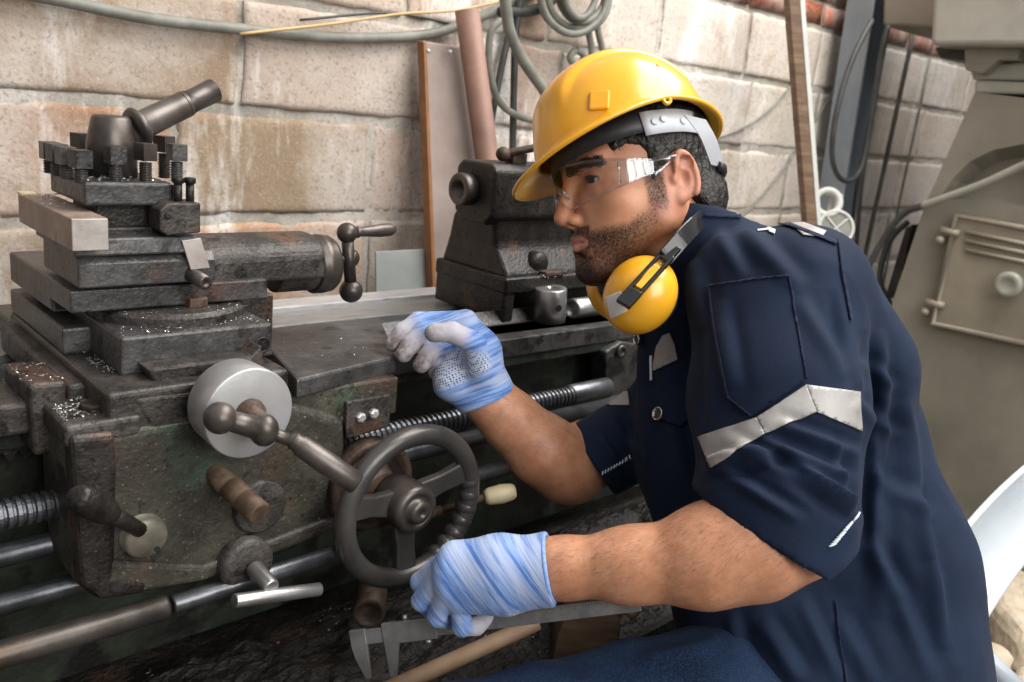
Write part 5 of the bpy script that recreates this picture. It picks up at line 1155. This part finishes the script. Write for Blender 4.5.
# ---- gloves
def glove(name, lab, palm, fingers, extra, axis0, axis1, cuff, palm_n, dirt_tips, pcs, k=.011):
    pts = [p for c_ in palm+fingers+extra for p, r in c_]; lo = np.min(pts, 0)-.045; hi = np.max(pts, 0)+.045
    G = Field(lo, hi, .0014)
    for c_ in palm: G.chain(c_, k*1.6)
    for c_ in extra: G.chain(c_, k)
    for c_ in fingers:
        g = Field(lo, hi, .0014); g.chain(c_, .003); G.comb((slice(None),)*3, g.F, .002, 'add')
    (ca, ra), (cb, rb) = cuff; G.cone(ca, cb, ra, rb, k=.008); cd = (cb-ca)/np.linalg.norm(cb-ca); G.cut(cb, cd)
    hol = Field(lo, hi, .0014); hol.cone(cb-cd*.004, cb+cd*.03, rb-.0025, rb, k=0); G.F = np.maximum(G.F, -hol.F)
    V, Q = G.mesh(2); N = normals(V, Q); ax = (axis1-axis0)/np.linalg.norm(axis1-axis0); pn = palm_n-ax*(palm_n@ax); pn /= np.linalg.norm(pn); sd = np.cross(ax, pn)
    hp_ = np.stack([(V-axis0)@ax, (V-axis0)@pn, (V-axis0)@sd], 1)
    rb_ = .00035*np.sin(hp_[:, 0]*2600)
    tip = np.zeros(len(V)); dirt = np.zeros(len(V))
    for j, c_ in enumerate(fingers):
        T0, T1 = c_[-1][0], c_[-2][0]; d = np.linalg.norm(V-T0, axis=1); d1 = np.linalg.norm(V-T1, axis=1); tip = np.maximum(tip, 1-sstep(np.minimum(d, d1*1.15), .014, .034)); dirt = np.maximum(dirt, (1-sstep(d, .005, .03))*dirt_tips[j])
    fd_ = np.min([np.linalg.norm(V-q[0], axis=1) for c_ in fingers for q in c_[1:]], axis=0); pm = sstep(N@pn, -.15, .15)*sstep(fd_, .011, .016)
    pm *= sstep(-(V-cb)@cd, .03, .042)*(1-sstep(np.min([np.linalg.norm(V-q, axis=1) for q in pcs], axis=0), .021, .03))
    o = mkmesh(name, V+N*rb_[:, None]*0, Q, M_glove, person, dict(hp=hp_, tip=tip, dirt=dirt, palm=pm)); o['label'] = lab
    b = MB(); t = Vector(cd); s1 = t.orthogonal().normalized(); s2 = t.cross(s1); b.tube([Vector(cb-cd*.001)+(s1*math.cos(a)+s2*math.sin(a))*(rb-.0005) for a in [2*PI*i/40 for i in range(40)]], .0026, 8, True); b.build('cuff_hem', M_hem, o); return o
M_hem = mat('glove_hem', [(.13, .26, .6), (.3, .45, .8)], 300, .85, 0, .3)
D_ = PX
W = D_(556, 568, .905)
iM, mM, rM, pM = D_(455, 555, .912), D_(448, 571, .905), D_(449, 588, .905), D_(460, 602, .91)
palm = [[(W, .029), (D_(500, 560, .91), .0235), (iM, .0155)], [(W, .029), (D_(500, 570, .905), .022), (mM, .0155)], [(W, .028), (D_(500, 582, .905), .021), (rM, .0145)], [(W, .027), (D_(505, 592, .91), .018), (pM, .013)]]
fing = [[(iM, .0135), (D_(420, 582, .935), .0102), (D_(430, 602, .958), .0102), (D_(450, 604, .965), .0092)],
        [(mM, .0135), (D_(421, 601, .926), .0102), (D_(438, 614, .955), .0102), (D_(460, 610, .965), .0092)],
        [(rM, .013), (D_(437, 617, .92), .0102), (D_(452, 622, .95), .0102), (D_(474, 616, .962), .0092)],
        [(pM, .0115), (D_(462, 627, .916), .0098), (D_(476, 626, .935), .0097), (D_(489, 615, .94), .0088)],
        [(D_(530, 556, .925), .019), (D_(490, 556, .948), .0145), (D_(462, 572, .97), .0122), (D_(448, 590, .98), .0105)]]
glove('glove', 'blue knit glove clenched round the caliper', palm, fing, [[(D_(545, 582, .905), .022), (D_(510, 594, .912), .0165)]], W, D_(470, 632, .905), ((D_(522, 571, .907), .031), (D_(550, 567.5, .903), .0345)), arr(-CU)*.8+CF*.55, [0, 0, .0, .15, 0], [D_(520, 604, .915), D_(540, 600, .915), D_(482, 622, .945), D_(490, 616, .94)])
W = D_(486, 394, 1.1)
iM, mM, rM, pM = D_(466, 321, 1.085), D_(459, 331, 1.09), D_(452, 343, 1.095), D_(448, 358, 1.1)
palm = [[(W, .0275), (D_(481, 350, 1.09), .0215), (iM, .0145)], [(W, .0275), (D_(474, 355, 1.095), .0215), (mM, .0145)], [(W, .0275), (D_(466, 362, 1.1), .02), (rM, .0135)], [(W, .0265), (D_(458, 374, 1.1), .019), (pM, .0125)]]
fing = [[(iM, .0135), (D_(418, 321, 1.075), .0112), (D_(402, 332, 1.068), .0104), (D_(393, 344, 1.062), .0095)],
        [(mM, .0135), (D_(423, 331, 1.065), .0115), (D_(410, 345, 1.055), .0108), (D_(404, 354, 1.05), .0102)],
        [(rM, .0125), (D_(433, 348, 1.06), .011), (D_(426, 359, 1.05), .0104), (D_(421, 365, 1.046), .0098)],
        [(pM, .0115), (D_(438, 362, 1.09), .0098), (D_(436, 372, 1.095), .0092), (D_(444, 379, 1.095), .0085)],
        [(D_(482, 372, 1.075), .019), (D_(474, 343, 1.05), .0142), (D_(452, 332, 1.03), .0122), (D_(434, 333, 1.022), .0112)]]
glove('glove', 'blue knit glove with grimy fingertips resting on the lathe carriage', palm, fing, [[(D_(470, 396, 1.09), .021), (D_(450, 383, 1.085), .0195), (D_(447, 377, 1.083), .016)], [(D_(484, 374, 1.08), .021), (D_(478, 352, 1.07), .017)]], W, D_(462, 325, 1.09), ((D_(482, 388, 1.1), .031), (D_(488, 402, 1.1), .034)), -CF*.9-CR*.4, [1, 1, 1, .6, .6], [D_(450, 372, 1.075), D_(462, 385, 1.07), D_(470, 362, 1.06)])
# ---- hard hat
hp_ = math.radians(12); hth = math.radians(21)
hf0 = -CR*math.cos(hp_)-CU*math.sin(hp_); HUP = CU*math.cos(hp_)-CR*math.sin(hp_); HFW = hf0*math.cos(hth)+T*math.sin(hth); HLT = np.cross(HUP, HFW); rho = math.radians(11); HLT, HUP = HLT*math.cos(rho)+HUP*math.sin(rho), HUP*math.cos(rho)-HLT*math.sin(rho)
HO = H(.018, .064, -.002)
HK = .905
def HH(f, u, l): return HO+(HFW*f+HUP*u+HLT*l)*HK
hat = thing('hard_hat', 'yellow hard hat with grey harness worn by the man', 'hard hat', tuple(HO))
def hat_pt(phi, t):
    c, s = math.cos(phi), math.sin(phi); a = .128 if c > 0 else .122; bb = .107
    front = max(0, c)**.8; rimz = .014*s*s-.004*front-.006*max(0, -c)**2
    if t <= 1:      # dome: t 0 rim .. 1 apex
        an = t*PI/2; rr = math.cos(an)**.86; zz = math.sin(an)**.95
        f, l, u = a*rr*c, bb*rr*s, rimz*(1-t)**1.2+.118*zz
        crest = sstep(np.float64(.06-abs(l)), 0, .009)*sstep(np.float64(t), .16, .42)*sstep(np.float64(.125-f), .0, .03)
        k_ = .0075*float(crest); rad = math.sqrt(f*f+l*l+u*u)+1e-9; f += f/rad*k_; l += l/rad*k_; u += u/rad*k_
        return f, u, l
    w = t-1         # brim 0..1
    wd = .007+.034*front*(1 if c > 0 else 0)+.008*max(0, -c)
    f, l = a*c, bb*s; n = math.hypot(f/a**2, l/bb**2); nx, nl = f/a**2/n, l/bb**2/n
    return f+nx*wd*w, rimz-wd*w*(.5+.1*front if c > 0 else .35)-.003*w, l+nl*wd*w
NP, ND, NB = 120, 40, 8; bm = bmesh.new(); g = []
for j in range(ND+NB+1):
    t = 2-j/NB if j <= NB else 0; row = []
    if j <= NB: t = 2-j/NB
    else: t = (j-NB)/ND*.985
    for i in range(NP):
        f, u, l = hat_pt(2*PI*i/NP, t if j != NB else 0); row.append(bm.verts.new(Vector(HH(f, u, l))-Vector(HO)))
    g.append(row)
ap = bm.verts.new(Vector(HH(0, .1232, 0))-Vector(HO))
for j in range(ND+NB):
    for i in range(NP):
        f = bm.faces.new((g[j][i], g[j][(i+1) % NP], g[j+1][(i+1) % NP], g[j+1][i])); f.smooth = True
for i in range(NP): f = bm.faces.new((g[-1][i], g[-1][(i+1) % NP], ap)); f.smooth = True
bmesh.ops.recalc_face_normals(bm, faces=bm.faces)
me = bpy.data.meshes.new('shell'); bm.to_mesh(me); bm.free(); sh = bpy.data.objects.new('shell', me); COL.objects.link(sh); sh.parent = hat; me.materials.append(M_yellow)
md = sh.modifiers.new('solid', 'SOLIDIFY'); md.thickness = .0032; md.offset = -1; md = sh.modifiers.new('sub', 'SUBSURF'); md.levels = 1; md.render_levels = 1
edge = [HH(*hat_pt(2*PI*i/NP, 2)) for i in range(NP)]
b = MB(); b.tube([Vector(e) for e in edge], .0028, 8, True); b.build('brim_edge', M_yellow, hat)
# accessory slot
def hat_n(phi, t):
    p = arr(HH(*hat_pt(phi, t))); q = arr(HH(*hat_pt(phi+.02, t))); r = arr(HH(*hat_pt(phi, t+.02))); a = q-p; a /= np.linalg.norm(a); c = r-p; n = np.cross(c, a); n /= np.linalg.norm(n); n = n if n@(p-HO) > 0 else -n; return p, a, np.cross(n, a), n
p, a, c_, n = hat_n(.98, .1); vu = CU-n*(CU@n); vu /= np.linalg.norm(vu); b = MB(); b.obox(p+n*.0008, (np.cross(vu, n), vu, n), (.0115, .012, .0022)); b.build('accessory_slot', M_yellow, hat, .0025, 3)
for phi, t in ((1.8, .3), (2.6, .62), (.5, .93)): p, a, c_, n = hat_n(phi, t); b = MB(); b.cyl(p-n*.001, p+n*.0012, .0028, seg=14, bev=.0006); b.build('rivet', M_yellow, hat)
p = arr(HH(*hat_pt(1.62, 2))); b = MB(); b.rev(Vector(p-HLT*.001-HUP*.004), HLT, [(0, .0062), (.003, .0062), (.003, .0025), (0, .0025)], 20, cap=False); b.build('strap_eyelet', M_yellow, hat)
# harness band
def band(name, phis, r_f, r_l, u0, u1, m, parent, th=.002, tilt=0.):
    bm = bmesh.new(); g = []
    for ph in phis:
        f, l = r_f*math.cos(ph), r_l*math.sin(ph); row = [bm.verts.new(Vector(HH(f, u+tilt*f, l))-wloc(parent)) for u in (u0(ph), (u0(ph)+u1(ph))/2, u1(ph))]; g.append(row)
    for a, c in zip(g, g[1:]):
        for k_ in range(2): f = bm.faces.new((a[k_], c[k_], c[k_+1], a[k_+1])); f.smooth = True
    me = bpy.data.meshes.new(name); bm.to_mesh(me); bm.free(); o = bpy.data.objects.new(name, me); COL.objects.link(o); o.parent = parent; me.materials.append(m)
    md = o.modifiers.new('solid', 'SOLIDIFY'); md.thickness = th; md.offset = 0; return o
lin = lambda a, b_, n: [a+(b_-a)*i/(n-1) for i in range(n)]
band('front_band', lin(-1.4, 1.4, 50), .11, .0915, lambda p: -.024, lambda p: .006, M_band, hat)
band('side_band', lin(1.36, 2*PI-1.36, 40), .113, .094, lambda p: -.03, lambda p: .002, M_strap, hat)
for ph, u in ((1.5, -.014), (1.62, -.012), (1.9, -.016), (2.5, -.016)):
    f, l = .1135*math.cos(ph), .0955*math.sin(ph); p = HH(f, u, l); n = HFW*math.cos(ph)*.9+HLT*math.sin(ph); b = MB(); b.cyl(p-n*.002, p+n*.002, .0042, seg=14, bev=.001); b.build('band_stud', M_strap, hat)
for s_ in (-1, 1):
    pts = [HH(-.058, -.012, s_*.0885), HH(-.075, -.04, s_*.078), HH(-.088, -.072, s_*.06)]; pts = [Vector(p) for p in spline(pts, 6)]; b = MB(); vs = []; fs = []
    for i, p in enumerate(pts):
        wd = .014-.006*i/len(pts); n = Vector(HLT)*s_; q = Vector(HFW)*.95+Vector(HUP)*.35; vs += [p+q*wd+n*.0012, p-q*wd+n*.0012, p-q*wd-n*.0012, p+q*wd-n*.0012]
    fs = [(3, 2, 1, 0), tuple(len(vs)-4+i for i in range(4))]+[(4*i+j, 4*i+(j+1) % 4, 4*i+4+(j+1) % 4, 4*i+4+j) for i in range(len(pts)-1) for j in range(4)]
    b.verts(vs, fs); b.build('nape_strap', M_strap, hat)
nk = [Vector(HH(-.088-.024*math.sin(a), -.072-.004*math.sin(a), .06*math.cos(a))) for a in lin(0, PI, 20)]; b = MB(); b.tube(nk, .007, 8); b.build('nape_pad', M_band, hat)
# ---- safety glasses
gl = thing('safety_glasses', 'clear safety glasses worn under the yellow hard hat', 'glasses', tuple(H(.1, .015, 0)))
def lens_pt(ph, v):     # ph -90..90 around the face, v 0 bottom .. 1 top
    c, s = math.cos(ph), math.sin(ph); f = .014+.108*abs(c)**.8 if c > 0 else .014; l = .083*math.copysign(abs(s)**.85, s); e = min(1, abs(ph)/1.45)
    top = .036-.010*e**2; bot = -.022+.030*e**1.6+.016*math.exp(-(ph/.16)**2); return H(f, bot+(top-bot)*v, l)
def lens_sheet(name, a0, a1, n, m):
    bm = bmesh.new(); g = [[bm.verts.new(Vector(lens_pt(a0+(a1-a0)*i/n, k_/8))-wloc(gl)) for k_ in range(9)] for i in range(n+1)]
    for i in range(n):
        for k_ in range(8): f = bm.faces.new((g[i][k_], g[i+1][k_], g[i+1][k_+1], g[i][k_+1])); f.smooth = True
    me = bpy.data.meshes.new(name); bm.to_mesh(me); bm.free(); o = bpy.data.objects.new(name, me); COL.objects.link(o); o.parent = gl; me.materials.append(m); return o
lens_sheet('lens', -1.05, 1.05, 60, M_lens)
for s_ in (-1, 1):
    ls = lens_sheet('side_shield', s_*1.05, s_*1.5, 14, M_frame)
    b = MB(); b.tube([Vector(lens_pt(s_*1.5, 1)), Vector(H(-.004, .028, s_*.0845)), Vector(H(-.03, .024, s_*.083))], .0026, 8); b.tube([Vector(lens_pt(s_*1.5, 0)), Vector(H(.0, .023, s_*.0845))], .002, 8); b.build('temple_arm', M_frame, gl)
    for k_ in range(4): ph = s_*(1.1+.1*k_); b = MB(); b.tube([Vector(lens_pt(ph, .12)), Vector(lens_pt(ph, .9))], .0011, 6); b.build('shield_rib', M_frame, ls)
b = MB(); b.tube([Vector(lens_pt(a, 1)) for a in lin(-1.5, 1.5, 60)], .0016, 8); b.build('brow_rim', M_frame, gl)
b = MB(); b.tube([Vector(lens_pt(a, 0)) for a in lin(-1.5, 1.5, 80)], .0011, 8); b.build('lower_rim', M_frame, gl)
b = MB()
for s_ in (-1, 1): b.tube([Vector(H(.118, .012, s_*.006)), Vector(H(.115, -.004, s_*.011))], .002, 8)
b.build('nose_pad', M_frame, gl)
# ---- earmuffs round the neck
em = thing('earmuffs', 'yellow earmuffs with black headband hung round the neck of the man', 'earmuffs', tuple(PX(640, 295, 1.0)))
cc = PX(638, 294, 1.0); cax = T*.86-CR*.42+CU*.12; cax /= np.linalg.norm(cax)
cu = CU*.8+CR*.6; cu = cu-cax*(cu@cax); cu /= np.linalg.norm(cu); cs = np.cross(cu, cax)
def cup(c, ax, up, sd):
    G = Field(c-.075, c+.075, .002); G.ell(c, (.043, .0375, .031), ax=(up, sd, ax), k=0); G.ell(c-ax*.012, (.043, .0375, .02), ax=(up, sd, ax), k=.02); G.cut(c-ax*.024, -ax)
    V, Q = G.mesh(3); o = mkmesh('ear_cup', V, Q, M_yellow, em); b = MB(); b.rev(Vector(c-ax*.04), ax, [(0, .02), (0, .031), (.004, .037), (.013, .037), (.017, .033)], 36); b.build('cushion', M_band, o); return o
cupo = cup(cc, cax, cu, cs)
patch(cupo, [(606, 297), (621, 291), (627, 311), (611, 319)], 'sticker', M_sticker, cupo, .0006, .0004)
c2 = H(.02, -.12, -.06)-LTH*.02; cup(c2, -LTH*.9-UPH*.2, UPH, FWH)
a0, a1 = PX(627, 300, .957), PX(690, 230, 1.0); ad = (a1-a0)/np.linalg.norm(a1-a0); an_ = cax-ad*(cax@ad); an_ /= np.linalg.norm(an_); asd = np.cross(ad, an_)
b = MB(); La = np.linalg.norm(a1-a0); mid = a0+ad*La*.5
for s_ in (-1, 1): b.obox(a0+ad*La*.3+asd*s_*.0068, (ad, asd, an_), (La*.34, .0022, .003))
b.obox(a0+ad*.004, (ad, asd, an_), (.012, .009, .0035)); b.obox(a0+ad*La*.66, (ad, asd, an_), (La*.1, .008, .003)); arm_ = b.build('band_arm', M_gloss, em, .0015)
b = MB(); b.obox(a0+ad*La*.32-an_*.001, (ad, asd, an_), (.018, .0042, .0022)); b.build('slider_tab', M_yellow, arm_, .001)
bd = spline([a0+ad*La*.6, a1, PX(706, 216, 1.055), PX(722, 210, 1.12), PX(722, 222, 1.2), PX(690, 250, 1.23), c2+UPH*.05], 8); b = MB(); vs = []; fs = []
for i, p in enumerate(bd):
    t = (bd[min(i+1, len(bd)-1)]-bd[max(i-1, 0)]).normalized(); n = (Vector(HC+(-UPH*.06))-p); n = -(n-t*n.dot(t)).normalized(); q = t.cross(n); wd = .0105; vs += [p+q*wd+n*.002, p-q*wd+n*.002, p-q*wd-n*.002, p+q*wd-n*.002]
fs = [(3, 2, 1, 0), tuple(len(vs)-4+i for i in range(4))]+[(4*i+j, 4*i+(j+1) % 4, 4*i+4+(j+1) % 4, 4*i+4+j) for i in range(len(bd)-1) for j in range(4)]
b.verts(vs, fs); b.build('headband', M_gloss, em, .0012)
